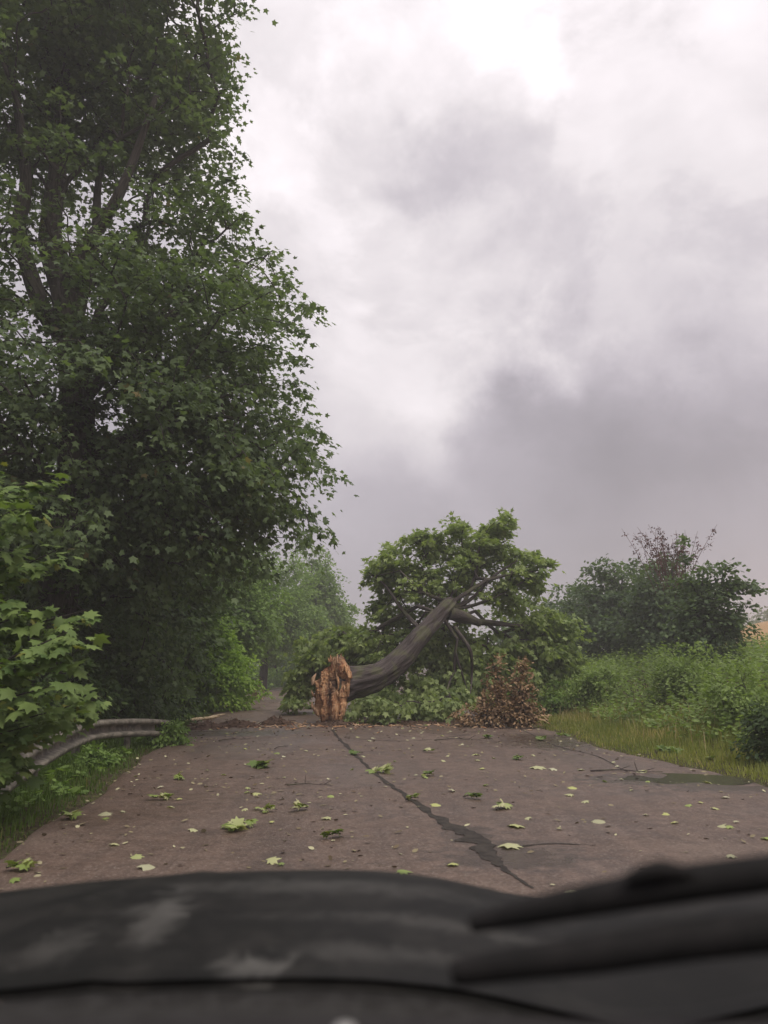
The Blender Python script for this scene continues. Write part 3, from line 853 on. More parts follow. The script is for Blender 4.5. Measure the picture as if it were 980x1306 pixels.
# ------------------------------------------------------------------ the fallen tree
def fallen_tree():
    b0 = on_z(425, 925)
    b = (b0.x, b0.y, 0.0)
    t = empty('fallen_tree', b)
    tag(t, 'fallen maple with curved trunk and splintered base lying across the road', 'tree')
    Yb = b0.y
    def rl(px, py, Y):
        p = at(px, py, Y); return np.array((p.x - b[0], p.y - b[1], p.z - b[2]))
    # trunk
    pts = [rl(428, 873, Yb + .35), rl(447, 871, Yb + .4), rl(481, 863, Yb + .5), rl(512, 840, Yb + .9), rl(533, 815, Yb + 1.2), rl(555, 790, Yb + 1.6), rl(577, 767, Yb + 2.0)]
    P = catmull(pts, 16)
    r = .80 * np.interp(np.linspace(0, 1, len(P)), [0, .10, .2, .35, .55, .75, .95, 1.0], [.66, .54, .43, .36, .31, .275, .235, .17])
    g = Geo(); tube(g, P, r, 56, rough=0.24, seed=2.0)
    mesh_obj('trunk', g.mesh('trunk', M_bark_f, True), t)
    root = [P[-3], P[-12]]
    # stub and limbs out of the break
    tip = rl(574, 776, Yb + 2.0)
    def limb(pts, r0, r1):
        Q = catmull(pts, 6)
        g = Geo(); tube(g, Q, np.linspace(r0, r1, len(Q)), 10, rough=0.12, seed=float(len(root)))
        mesh_obj('limb', g.mesh('limb', M_bark_f, True), t)
        root.extend(list(Q[2:]))
    limb([rl(572, 782, Yb + 1.9), rl(590, 786, Yb + 2.1), rl(603, 791, Yb + 2.2), rl(612, 795, Yb + 2.4)], .17, .09)
    limb([tip, rl(582, 790, Yb + 2.4), rl(630, 796, Yb + 2.8), rl(690, 800, Yb + 3.0)], .10, .03)
    limb([tip, rl(592, 768, Yb + 2.4), rl(606, 735, Yb + 2.6), rl(612, 700, Yb + 2.8)], .07, .02)
    limb([tip, rl(600, 765, Yb + 2.3), rl(630, 735, Yb + 2.4), rl(660, 715, Yb + 2.5)], .065, .02)
    limb([tip, rl(604, 772, Yb + 2.4), rl(645, 755, Yb + 2.7), rl(700, 722, Yb + 2.8)], .06, .015)
    limb([rl(562, 790, Yb + 1.8), rl(560, 760, Yb + 2.5), rl(545, 720, Yb + 3.0), rl(530, 690, Yb + 3.0)], .07, .02)
    limb([rl(545, 812, Yb + 1.5), rl(515, 780, Yb + 2.5), rl(490, 745, Yb + 3.0), rl(470, 730, Yb + 3.0)], .07, .02)
    limb([rl(580, 800, Yb + 2.0), rl(600, 830, Yb + 1.6), rl(602, 860, Yb + 2.0), rl(600, 885, Yb + 1.6)], .06, .02)
    limb([rl(590, 790, Yb + 2.2), rl(660, 800, Yb + 3.2), rl(700, 830, Yb + 3.4)], .08, .02)
    def E(px, py, Y, rx, ry_, rz):
        p = rl(px, py, Y); return (p[0], p[1], p[2], rx, ry_, rz)
    up = [E(560, 745, Yb + 3.2, 1.55, 1.3, 1.15), E(610, 700, Yb + 3.0, 1.05, 1.0, 0.85), E(655, 735, Yb + 3.2, 0.95, 1.0, 0.85), E(500, 725, Yb + 3.4, .75, .8, .55),
          E(585, 675, Yb + 3.0, .45, .5, .45), E(556, 698, Yb + 3.1, .5, .6, .5), E(630, 690, Yb + 3.1, .5, .6, .45), E(640, 672, Yb + 3.0, .40, .5, .38), E(690, 715, Yb + 3.0, .35, .4, .25), E(475, 735, Yb + 3.3, .40, .4, .32), E(510, 785, Yb + 3.5, .85, .6, .45), E(645, 770, Yb + 3.6, .9, .6, .4), E(490, 765, Yb + 3.5, .4, .4, .4), E(530, 690, Yb + 3.2, .5, .5, .3)]
    lo = [E(690, 820, Yb + 3.4, 1.0, 1.0, .95), E(715, 805, Yb + 3.2, .5, .6, .6), E(640, 850, Yb + 3.4, 1.3, 1.0, .95), E(560, 850, Yb + 3.2, 1.6, 1.0, .95), E(480, 830, Yb + 3.2, 1.0, .9, .65), E(715, 850, Yb + 3.0, .55, .6, .55),
          E(500, 890, Yb + 2.2, 1.5, .5, .30), E(520, 900, Yb + 1.3, 1.1, .4, .22), E(470, 893, Yb + 1.2, .6, .3, .25), E(500, 897, Yb - .05, .7, .25, .20), E(465, 905, Yb + .1, .35, .2, .14), E(560, 900, Yb + .5, .9, .4, .28), E(555, 820, Yb + 3.0, 1.2, .6, .6), E(570, 880, Yb + 1.9, .7, .5, .4)]
    lf = [E(410, 840, Yb + 4.0, .75, .8, .75), E(385, 870, Yb + 4.2, .55, .7, .45), E(425, 815, Yb + 4.2, .6, .6, .35), E(375, 893, Yb + 3.4, .35, .4, .16), E(455, 840, Yb + 3.8, .8, .8, .7)]
    def crown(ells, n, npr, size, R_, seed, shell=1.3, of=None, root_=root, tilt=.6, mat=M_fallen):
        C = sample_env(ells, n, shell, zmin=0.05, rough=0.25, seed=seed)
        arr, segs, cnt = grow(root_, None, C)
        g = branch_mesh(arr, segs, cnt, len(root_), rtip=.006)
        mesh_obj('branches', g.mesh('branches', M_bark_f), t)['kind'] = 'stuff'
        build_crown(t, C, npr, R_, size, mat, 'mid', of if of is not None else tuple(np.array(tip)), tilt=tilt)
        return C
    crown(up, 430, 30, .140, .27, 1.0)
    crown(lo, 560, 42, .140, .30, 2.0)
    crown(lf, 210, 44, .145, .28, 3.0)
    # torn base: a slab of splintered wood standing on end, facing the camera and a little left
    nu, nv = 60, 96
    Hh = 1.52
    rows = [(0.0, -.20, .20), (.08, -.28, .24), (.18, -.42, .28), (.30, -.45, .33), (.38, -.38, .35), (.44, -.44, .36), (.50, -.34, .38), (.58, -.36, .40), (.64, -.40, .42), (.70, -.28, .44), (.78, -.20, .42), (.84, -.12, .40), (.90, .02, .36), (.96, .04, .30), (1.0, 0.10, .22)]
    ra = np.array(rows)
    V = []; T = []
    for j in range(nv):
        f = j / (nv - 1)
        xl = np.interp(f, ra[:, 0], ra[:, 1]); xr = np.interp(f, ra[:, 0], ra[:, 2])
        xl += .075 * mnoise.noise(Vector((round(f * 16), 1.3, 0.7))) + .04 * mnoise.noise(Vector((f * 34, 5, 0)))
        xr += .05 * mnoise.noise(Vector((round(f * 11), 9.4, .3)))
        for i in range(nu):
            a = 2 * math.pi * i / nu
            c, s = math.cos(a), math.sin(a)
            xm, hw = (xl + xr) / 2, (xr - xl) / 2
            x = xm + hw * math.copysign(abs(c) ** 0.75, c)
            depth = (0.17 + .12 * math.sin(math.pi * min(f * 1.1, 1)))
            y = math.copysign(abs(s) ** 0.7, s) * depth
            front = s < 0
            fib = mnoise.noise(Vector((x * 11, 0.3 * f, 2))) * .07 + mnoise.noise(Vector((x * 26, f * 5, 5))) * .05 + mnoise.noise(Vector((x * 6, f * 5, 8))) * .10 + .05 * (round(3 * mnoise.noise(Vector((x * 8, f * 2.5, 21)))) )
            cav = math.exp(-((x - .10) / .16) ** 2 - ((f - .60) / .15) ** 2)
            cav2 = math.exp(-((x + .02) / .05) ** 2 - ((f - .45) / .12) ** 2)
            if front:
                y += fib + 0.20 * cav + .14 * cav2
            z = f * Hh + .02 * mnoise.noise(Vector((x * 20, f * 20, 0)))
            if f > .84: z += .12 * max(0, mnoise.noise(Vector((x * 13, 3, y * 8)))) * (f - .84) / .16
            V.append((x, y, z))
            pale = .8 * math.exp(-((x + .36) / .09) ** 2 - ((f - .22) / .10) ** 2) + .9 * math.exp(-((x + .38) / .06) ** 2 - ((f - .62) / .06) ** 2)
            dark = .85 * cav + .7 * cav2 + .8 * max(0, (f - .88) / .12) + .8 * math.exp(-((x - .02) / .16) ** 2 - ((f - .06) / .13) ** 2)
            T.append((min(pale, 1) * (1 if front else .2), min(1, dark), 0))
    F = []
    for j in range(nv - 1):
        for i in range(nu):
            a0 = j * nu + i; a1 = j * nu + (i + 1) % nu
            F.append((a0, a1, a1 + nu, a0 + nu))
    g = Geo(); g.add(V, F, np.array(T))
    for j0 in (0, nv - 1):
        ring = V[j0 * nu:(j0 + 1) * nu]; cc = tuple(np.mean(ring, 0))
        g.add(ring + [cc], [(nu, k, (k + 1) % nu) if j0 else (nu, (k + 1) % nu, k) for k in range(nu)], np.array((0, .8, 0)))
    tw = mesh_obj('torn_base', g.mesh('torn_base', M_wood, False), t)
    tw.rotation_euler = (0, R(-2), R(-10))
    tw['label'] = 'orange splintered wood of the broken trunk base'
    # splinters
    rg = np.random.default_rng(5)
    def shard(px_, f, L, wd, lean, pale, out=.24, tw_=0.0):
        g = Geo()
        n = 5
        P = []
        for q in range(n):
            ff = q / (n - 1)
            P.append((px_ + lean[0] * ff * L + rg.normal(0, .006), -out - .03 + lean[1] * ff * L, f * Hh + ff * L * lean[2]))
        rr = [wd * .6, wd, wd * .8, wd * .5, .003]
        tube(g, P, rr, 4, T=np.array((pale, 0, 0)))
        o = mesh_obj('splinter', g.mesh('splinter', M_wood), tw)
        return o
    shard(-.40, .60, .20, .035, (.35, -.1, 1), .95)
    shard(-.44, .64, .22, .05, (.45, -.05, .9), .9, out=.12)
    shard(-.42, .26, .16, .04, (-.15, -.1, 1), .7, out=.15)
    shard(-.40, .44, .14, .03, (-.35, -.1, 1), .5, out=.15)
    for q in range(24):
        f = rg.uniform(.08, .93); xl = np.interp(f, ra[:, 0], ra[:, 1]); xr = np.interp(f, ra[:, 0], ra[:, 2])
        x = rg.uniform(xl + .05, xr - .03)
        shard(x, f, rg.uniform(.1, .30), rg.uniform(.014, .036), (rg.normal(0, .12), rg.uniform(-.25, 0.02), 1), rg.uniform(0, .6), out=rg.uniform(.10, .22))
    for q in range(9):
        x = rg.uniform(-.08, .2)
        shard(x, .93, rg.uniform(.06, .2), rg.uniform(.012, .03), (rg.normal(0, .2), rg.uniform(-.05, .2), 1), 0.0, out=rg.uniform(-.1, .1))
    return t
fallen_tree()

# ------------------------------------------------------------------ withered bushes by the fallen crown
def withered(label, px, Yw, top_py, rx, seed, ncl):
    p = at(px, 900, Yw)
    b = (p.x, p.y, gz(p.x, p.y))
    H = at(px, top_py, p.y).z - b[2]
    el = [(0, 0, H * .22, rx * 1.15, rx * .8, H * .25), (rx * .05, 0, H * .52, rx * .7, rx * .5, H * .36), (rx * .1, 0, H * .85, rx * .28, rx * .25, H * .16)]
    make_tree('withered_shrub', label, 'shrub', b, None, None, el, int(ncl * .7), 26, .13, .095, M_brown, 'oval', seed=seed, zmin=.03, rough=.3, shrub=True, rtip=.006,
              group='withered brown bushes beside the fallen tree', flat=.9)
withered('brown withered bush touching the fallen crown, left of the pair', 632, 17.5, 838, .38, 31, 120)
withered('brown withered bush nearest the verge grass, right of the pair', 666, 17.4, 836, .34, 32, 130)
shrub('withered_shrub', 'low brown withered tuft between trunk and withered bushes', 596, 17.6, 898, .35, M_brown, 30, 24, .07, seed=33, R_=.12)

# ------------------------------------------------------------------ trees on the right
roadside_tree('willow_tree', 'hazy dark green tree just right of the fallen crown', 735, 36, 742, 2.3, M_right, 230, 55, 0.2, seed=41, tr=.16, low=.1, R_=.65)
roadside_tree('willow_tree', 'dark green tree behind the bank, left of the reddish twigs', 800, 31, 716, 2.1, M_right, 250, 55, 0.18, seed=42, tr=.15, low=.1, R_=.6, rough=.4)
roadside_tree('ash_tree', 'dark green tree on the bank below the reddish twigs', 858, 27, 716, 1.6, M_right, 230, 55, 0.16, seed=43, tr=.13, low=.1, R_=.5, rough=.4)
roadside_tree('maple_sapling', 'green leafy tree standing furthest right on the bank', 905, 21, 708, .85, M_right, 190, 36, 0.14, seed=44, tr=.07, low=.12, R_=.34, rough=.5, extra=((945, 748, 20.5, .42, .3, .16), (935, 790, 20.5, .2, .3, .12)))
roadside_tree('willow_tree', 'low dark tree behind the fallen tree at its right side', 690, 40, 775, 2.4, M_right, 150, 50, 0.22, seed=45, tr=.15, low=.05, R_=.7)
# reddish, nearly bare upright shoots
def red_tree():
    b = base_at(866, 26.0)
    t = empty('reddish_tree', b)
    tag(t, 'slender tree with reddish half-bare twigs rising above the bank trees', 'tree')
    H = at(866, 672, 26).z - b[2]
    rg = np.random.default_rng(4)
    g = Geo()
    tube(g, catmull([(0, 0, -.1), (.05, 0, H * .4), (0, 0, H * .7)], 5), np.linspace(.07, .03, 11), 6)
    mesh_obj('trunk', g.mesh('trunk', M_bark, True), t)
    g = Geo(); C = []
    for q in range(34):
        a0 = np.array((rg.normal(0, .25), rg.normal(0, .2), H * rg.uniform(.45, .72)))
        e = a0 * (1, 1, 0) * rg.uniform(1.5, 3.2) + np.array((rg.normal(0, .35), 0, H * rg.uniform(.82, 1.02)))
        P = catmull([a0, (a0 + e) / 2 + rg.normal(0, .08, 3), e], 5)
        tube(g, P, np.linspace(.016, .005, len(P)), 3, cap=False)
        for f in rg.uniform(.3, 1, 7): C.append(P[int(f * (len(P) - 1))])
    mesh_obj('twigs', g.mesh('twigs', M_red), t)['kind'] = 'stuff'
    build_crown(t, np.array(C), 8, .13, .085, M_red, 'oval', (0, 0, 0))
red_tree()
# distant wood on the field's skyline
dx = []
C = []
for q in range(240):
    X = rng.uniform(48, 110); Yd = 105 + rng.uniform(-6, 10)
    C.append((X, Yd, float(height(X, Yd)) + rng.uniform(0.2, 2.6) + 1.0 * mnoise.noise(Vector((X * .2, 0, 0)))))
fw = empty('distant_wood', (0, 0, 0)); bpy.data.objects.remove(fw)
C = np.array(C)
pos, tip, nr, sz, tint = clump_leaves(C, 40, 1.3, .5, (80, 105, 0))
V, F, K = place_leaves(pos, tip, nr, sz, 'small')
fw = mesh_obj('distant_wood', np_mesh('distant_wood', V, F, M_right, np.repeat(tint, K, 0)))
tag(fw, 'grey hazy line of trees beyond the field on the right', 'wood', kind='stuff')

# ------------------------------------------------------------------ right bank shrubs
shrub('nettle_clump', 'knee-high green herb clump hiding the far end of the guardrail', 214, 13.9, 912, .34, M_mid, 46, 40, .075, seed=61, R_=.15, templ='oval')
shrub('nettle_clump', 'low herb clump under the bend of the guardrail', 128, 11.0, 952, .30, M_mid, 30, 40, .07, seed=62, R_=.13, templ='oval')
shrub('hazel_shrub', 'dim green hedge shrub where the road vanishes to the right', 378, 62, 848, 3.0, M_mid, 130, 46, .2, seed=63, R_=.5)
shrub('hazel_shrub', 'dim green shrub closing the end of the visible road', 345, 54, 850, 2.0, M_mid, 110, 46, .2, seed=64, R_=.5)
shrub('bramble_shrub', 'dark green bush at the right picture edge above the grass', 980, 10.8, 872, .32, M_shade, 70, 46, .08, seed=51, R_=.2, templ='oval')
shrub('bramble_shrub', 'small round green bush between the fallen crown and the bank', 712, 20.5, 868, .5, M_mid, 60, 46, .09, seed=52, R_=.2, templ='oval')
shrub('willow_shrub', 'pale olive bush at the foot of the bank right of the fallen crown', 762, 20.0, 838, .62, M_weed, 90, 50, .09, seed=53, R_=.24, templ='oval')
shrub('willow_shrub', 'tall light green bush on top of the bank below the reddish twigs', 872, 17.5, 815, .7, M_weed, 90, 50, .09, seed=54, R_=.26, templ='oval')
shrub('willow_shrub', 'broad olive bush on the bank slope near the right picture edge', 945, 13.5, 838, .7, M_weed, 90, 50, .08, seed=55, R_=.24, templ='oval')

# ------------------------------------------------------------------ weeds, grass (uncountable)
def scatter_xy(n, smin, smax, ymin, ymax, side, power=1.0, rg=rng):
    y = ymin + (ymax - ymin) * rg.uniform(0, 1, n) ** power
    s = rg.uniform(smin, smax, n)
    x = x_right(y) + s if side > 0 else x_left(y) - s
    return x, y, s
# herbs on the bank: upright stems with leaves
rg = np.random.default_rng(77)
x, y, s = scatter_xy(7200, 1.5, 12.5, 8.0, 34.0, 1, 1.3, rg)
dens = fnoise(np.stack([x, y, x * 0], 1), .55, 3.0)
keep = dens > -.32
x, y, s, dens = x[keep], y[keep], s[keep], dens[keep]
z = height(x, y)
hgt = (.35 + .45 * rg.uniform(0, 1, len(x)) + .5 * np.clip(dens, 0, 1)) * np.interp(s, [1.5, 3.0, 12], [.4, 1.0, .9])
g = Geo()
nl = 13
k = np.repeat(np.arange(len(x)), nl)
f = np.tile(np.linspace(.15, 1, nl), len(x))
lean = rg.normal(0, .16, (len(x), 2))
ang = rg.uniform(0, 2 * math.pi, len(k))
pos = np.stack([x[k] + lean[k, 0] * f + .03 * np.cos(ang), y[k] + lean[k, 1] * f + .03 * np.sin(ang), z[k] + hgt[k] * f], 1)
tip = np.stack([np.cos(ang), np.sin(ang), rg.uniform(-.2, .7, len(k))], 1)
nr = np.tile(np.array((0, 0, 1.)), (len(k), 1)) + rg.normal(0, .4, (len(k), 3))
sz = .14 * rg.uniform(.5, 1.3, len(k)) * (1.15 - .5 * f)
cl = np.clip(.5 + 1.1 * fnoise(np.stack([x, y, x * 0], 1), .9, 9.0), 0, 1)
tint = np.stack([rg.uniform(0, 1, len(k)), cl[k], .75 * rg.uniform(0, 1, len(k)) + .25 * rg.uniform(0, 1, len(x))[k]], 1)
V, F, K = place_leaves(pos, tip, nr, sz, 'oval')
wd = mesh_obj('bank_weeds', np_mesh('bank_weeds', V, F, M_weed, np.repeat(tint, K, 0)))
tag(wd, 'tangled green weeds and herbs covering the right bank', 'weeds', kind='stuff')

def blades(n_xyz, h, wdt, mat, name, label, rg, bend=.35):
    X = n_xyz; n = len(X)
    a = rg.uniform(0, 2 * math.pi, n); d = np.stack([np.cos(a), np.sin(a), 0 * a], 1)
    side = np.stack([-np.sin(a), np.cos(a), 0 * a], 1)
    b = bend * rg.uniform(.2, 1.5, n)
    w0 = wdt * rg.uniform(.6, 1.4, n)
    p0 = X - side * w0[:, None] / 2; p1 = X + side * w0[:, None] / 2
    m = X + d * (b * h * .35)[:, None] + np.array((0, 0, 1.)) * (h * .6)[:, None]
    p2 = m - side * w0[:, None] * .35; p3 = m + side * w0[:, None] * .35
    tp = X + d * (b * h)[:, None] + np.array((0, 0, 1.)) * (h * (1 - .3 * b))[:, None]
    V = np.stack([p0, p1, p2, p3, tp], 1).reshape(-1, 3)
    F = np.array([(0, 1, 3), (0, 3, 2), (2, 3, 4)])[None] + (np.arange(n) * 5)[:, None, None]
    tint = np.stack([rg.uniform(0, 1, n), np.clip(.5 + 1.0 * fnoise(X, .8, 5.0), 0, 1), .7 * rg.uniform(0, 1, n) + .3 * np.clip(.5 + 1.4 * fnoise(X, .5, 15.0), 0, 1)], 1)
    o = mesh_obj(name, np_mesh(name, V, F.reshape(-1, 3), mat, np.repeat(tint, 5, 0)))
    tag(o, label, 'grass', kind='stuff')
    return o
# right verge
x, y, s = scatter_xy(56000, -.10, 2.6, 6.0, 30.0, 1, 1.2, rg)
x += .08 * np.sin(y * 5)
keep = rg.uniform(0, 1, len(x)) < np.interp(s, [-.1, .15, 1.9, 2.6], [.25, 1, 1, .3])
x, y, s = x[keep], y[keep], s[keep]
h = np.interp(s, [-.1, .5, 1.4, 2.6], [.04, .09, .17, .26]) * rg.uniform(.5, 1.4, len(x))
blades(np.stack([x, y, height(x, y) - .01], 1), h, .012, M_grass_r, 'verge_grass', 'yellow-green and straw grass along the right road edge', rg)
# taller straw stalks
x, y, s = scatter_xy(1100, .9, 4.5, 8.0, 30.0, 1, 1.1, rg)
h = rg.uniform(.2, .5, len(x))
blades(np.stack([x, y, height(x, y) - .01], 1), h, .012, M_straw, 'straw_stalks', 'tall dry straw stalks standing in the right verge grass', rg)
# left verge
x, y, s = scatter_xy(52000, -.10, 2.6, 4.0, 34.0, -1, 1.3, rg)
keep = rg.uniform(0, 1, len(x)) < np.interp(s, [-.1, .2, 1.2, 2.6], [.3, 1, 1, .4])
x, y, s = x[keep], y[keep], s[keep]
h = np.interp(s, [-.1, .4, 1.2, 2.6], [.04, .11, .25, .3]) * rg.uniform(.5, 1.4, len(x))
blades(np.stack([x, y, height(x, y) - .01], 1), h, .011, M_grass_l, 'verge_grass', 'short green grass along the left road edge', rg)
# broad-leaved herbs on the left verge
x, y, s = scatter_xy(1500, .25, 4.5, 4.5, 26.0, -1, 1.2, rg)
z = height(x, y); nl = 9
k = np.repeat(np.arange(len(x)), nl); ang = rg.uniform(0, 6.283, len(k))
hh = rg.uniform(.1, .38, len(x)) * np.interp(s, [.25, 1.5, 4.5], [.35, .5, 2.0])
f = np.tile(np.linspace(.2, 1, nl), len(x))
pos = np.stack([x[k] + .05 * np.cos(ang), y[k] + .05 * np.sin(ang), z[k] + hh[k] * f], 1)
tip = np.stack([np.cos(ang), np.sin(ang), rg.uniform(-.3, .5, len(k))], 1)
nr = np.tile(np.array((0, 0, 1.)), (len(k), 1)) + rg.normal(0, .4, (len(k), 3))
V, F, K = place_leaves(pos, tip, nr, .11 * rg.uniform(.5, 1.3, len(k)), 'oval')
tint = rg.uniform(0, 1, (len(k), 3)) * (1, 1, .8)
o = mesh_obj('verge_herbs', np_mesh('verge_herbs', V, F, M_mid, np.repeat(tint, K, 0)))
tag(o, 'leafy green herbs on the left verge below the guardrail', 'herbs', kind='stuff')

# ------------------------------------------------------------------ bent guardrail
M_rail = simple_mat('dirty_galvanised_steel', (0.10, 0.09, 0.075), (0.27, 0.245, 0.205), 7, 0.7, 0.35, 0.3, 0.004, .35, .7)
def guardrail():
    t = empty('guardrail', (-4.3, 12.0, gz(-4.3, 12.0)))
    tag(t, 'bent dirty steel guardrail half hidden in leaves on the left verge', 'guardrail')
    o0 = np.array(t.location)
    path = [at(-10, 1003, 7.6), at(50, 963, 9.0), at(88, 943, 10.6), at(118, 932, 11.8), at(150, 929, 12.6), at(185, 928, 13.3), at(212, 929, 14.0)]
    P = catmull([np.array(p) - o0 for p in path], 8)
    prof = [(-.145, -.01), (-.130, .07), (-.070, .085), (-.045, -.02), (0, -.03), (.045, -.02), (.070, .085), (.130, .07), (.145, -.01)]
    V = []; n = len(P)
    for i in range(n):
        d = P[min(i + 1, n - 1)] - P[max(i - 1, 0)]; d[2] = 0; d /= np.linalg.norm(d)
        out = np.array((d[1], -d[0], 0))
        for thick in (0, -.006):
            for (zz_, oo) in prof:
                V.append(P[i] + out * (oo + thick) + np.array((0, 0, zz_)))
    m = len(prof); F = []
    for i in range(n - 1):
        for side in (0, 1):
            for k in range(m - 1):
                a = i * 2 * m + side * m + k
                q = (a, a + 1, a + 1 + 2 * m, a + 2 * m)
                F.append(q if side else q[::-1])
        for k in (0, m - 1):
            a = i * 2 * m + k
            F.append((a, a + m, a + m + 2 * m, a + 2 * m))
    g = Geo(); g.add(V, F)
    mesh_obj('rail', g.mesh('rail', M_rail), t)
    for (px, Y) in ((50, 9.0), (105, 11.3), (168, 13.0), (200, 13.7)):
        pz = at(px, 940, Y); j = int(np.argmin(np.linalg.norm(P[:, :2] + o0[:2] - np.array((pz.x, pz.y)), axis=1)))
        q = P[j]
        g = Geo()
        zt = q[2] + .13; zb = gz(q[0] + o0[0], q[1] + o0[1]) - o0[2] - .15
        box(g, (q[0] - .05, q[1], (zt + zb) / 2), (.06, .11, zt - zb))
        box(g, (q[0] - .085, q[1], (zt + zb) / 2), (.008, .14, zt - zb))
        mesh_obj('post', g.mesh('post', M_rail), t)
guardrail()

# ------------------------------------------------------------------ debris on the road
def sprig(px, py, L, label, yellow, seed, n=9, stick=True, on_px=True):
    p = on_z(px, py)
    x, y = p.x, p.y
    rg = np.random.default_rng(seed)
    b = (x, y, road_z(x, y) + .004)
    t = empty('leafy_sprig', b, rg.uniform(0, 6.28))
    tag(t, label, 'sprig')
    g = Geo()
    P = catmull([(-L * .5, 0, .012), (0, L * .06, .03), (L * .5, 0, .02)], 4)
    tube(g, P, np.linspace(.006, .003, len(P)), 4)
    mesh_obj('stem', g.mesh('stem', M_bark), t)
    pos = []; tip = []; nr = []
    shared = None
    for q in range(n):
        f = rg.uniform(.1, 1)
        i = int(f * (len(P) - 1))
        a = rg.uniform(-1.7, 1.7) if f < .9 else rg.uniform(-.6, .6)
        lift = rg.uniform(-.1, .75)
        d = np.array((math.cos(a), math.sin(a) * rg.choice((-1, 1)), lift))
        m = leafm[rg.integers(0, len(leafm))] if yellow else leafg[rg.integers(0, len(leafg))]
        o = bpy.data.objects.new('leaf', m)
        y_ = d / np.linalg.norm(d); nn = np.array((0, 0, 1.)) + rg.normal(0, .45, 3)
        x_ = np.cross(y_, nn); x_ /= np.linalg.norm(x_); z_ = np.cross(x_, y_)
        mm = Matrix(((x_[0], y_[0], z_[0]), (x_[1], y_[1], z_[1]), (x_[2], y_[2], z_[2]))).to_4x4()
        pp = P[i].copy(); pp[2] += .012
        o.matrix_world = Matrix.Translation(Vector(pp)) @ mm @ Matrix.Scale(float(L * rg.uniform(.35, .6)), 4)
        link(o, t)
leafm, leafg, leafp = [], [], []
for q in range(6):
    for lst, mt in ((leafm, M_sprig), (leafg, M_young), (leafp, M_pale)):
        TVv = np.array(TV_BIG) * (1, 1, 1.3) + np.random.default_rng(q).normal(0, .015, (len(TV_BIG), 3))
        tnt = np.random.default_rng(q + 40).uniform(0.2, 1, 3)
        lst.append(np_mesh('leaf', TVv, TF_BIG, mt, np.tile(tnt, (len(TVv), 1))))
SPR = [
    (332, 980, .30, 'dark green leafy twig with a yellow tip on the left half of the road', 0, 12),
    (484, 987, .26, 'yellow-green sprig standing beside the seam, largest near it', 1, 10),
    (453, 965, .17, 'small dark green sprig beside the seam, nearest the broken trunk', 0, 7),
    (300, 1060, .22, 'pale yellow-green sprig, biggest on the left half near the car', 1, 10),
    (318, 1057, .16, 'upright yellow-green leaf tuft right beside the biggest left sprig', 1, 6),
    (383, 1036, .18, 'green and yellow sprig left of the seam, level with the wide seam part', 1, 8),
    (343, 1038, .16, 'flattened yellowish sprig between two leafy sprigs on the left half', 1, 7),
    (425, 1071, .18, 'green sprig on the left half closest to the seam and the car', 0, 7),
    (228, 995, .20, 'yellow-green sprig on the left half near the guardrail', 1, 7),
    (207, 1021, .18, 'flat yellow sprig left of the road middle near the left verge', 1, 6),
    (600, 1022, .16, 'round dark green leaf tuft just right of the seam', 0, 11),
    (640, 1036, .20, 'yellowish sprig with brown stalks right of the round green tuft', 1, 9),
    (544, 992, .16, 'dark green sprig right of the seam, behind the round tuft', 0, 8),
    (526, 1024, .15, 'pale sprig lying on the seam itself', 1, 6),
    (661, 970, .19, 'dark green sprig in the middle of the right lane', 0, 10),
    (622, 942, .22, 'green sprig on the road just in front of the withered bushes', 0, 9),
    (691, 945, .22, 'light green sprig on the road close to the right verge grass', 0, 9),
    (545, 962, .18, 'small yellowish sprig on the road in front of the fallen crown', 1, 7),
    (718, 940, .20, 'dull green sprig touching the right verge grass', 0, 7),
    (22, 1112, .18, 'pale sprig at the left bottom corner by the bonnet', 1, 8),
    (90, 1046, .20, 'yellow leaf tuft at the left verge edge', 1, 7),
    (905, 972, .20, 'upright pale sprig on the road edge beyond the puddle', 1, 6),
    (850, 962, .34, 'bushy dark green leaf clump on the right road edge', 0, 22),
    (537, 915, .34, 'light green leaf tuft in front of the fallen crown', 1, 14),
    (395, 905, .35, 'green leaf heap on the road left of the broken trunk', 0, 16),
]
for i, (px, py, L, lab, yel, n) in enumerate(SPR):
    sprig(px, py, L, lab, yel, 100 + i, n)

def fallen_leaf(x, y, mesh, size, label, group, rg):
    o = bpy.data.objects.new('fallen_leaf', mesh)
    o.location = (x, y, road_z(x, y) + .016)
    o.rotation_euler = (rg.normal(0, .15), rg.normal(0, .15), rg.uniform(0, 6.28))
    o.scale = (size,) * 3
    link(o)
    tag(o, label, 'leaf', group)
rg = np.random.default_rng(9)
NL = [(650, 1058, .17, 'pale torn leaf on the right half near the seam, farther of two'), (643, 1086, .18, 'pale torn leaf on the right half near the seam, nearer of two'),
      (765, 1050, .15, 'pale leaf lying alone in the middle of the right half'), (680, 982, .22, 'long pale leaf patch in the right lane'), (701, 983, .16, 'pale leaf beside the long pale patch'),
      (855, 996, .20, 'pale leaf floating on the puddle'), (905, 1000, .15, 'pale leaf at the right end of the puddle'), (815, 985, .18, 'pale leaf at the left end of the puddle'),
      (728, 1007, .16, 'pale leaf on the road left of the puddle'), (925, 1057, .18, 'pale leaf at the far right near the wiper'), (610, 965, .15, 'pale leaf in front of the withered bushes'),
      (553, 1030, .14, 'pale leaf just right of the seam'), (180, 1108, .2, 'pale flattened leaf against the bonnet edge on the left'), (130, 1040, .15, 'yellow-pale leaf near the left verge')]
for (px, py, sz_, lab) in NL:
    p = on_z(px, py); fallen_leaf(p.x, p.y, leafp[rg.integers(0, 6)], sz_, lab, None, rg)
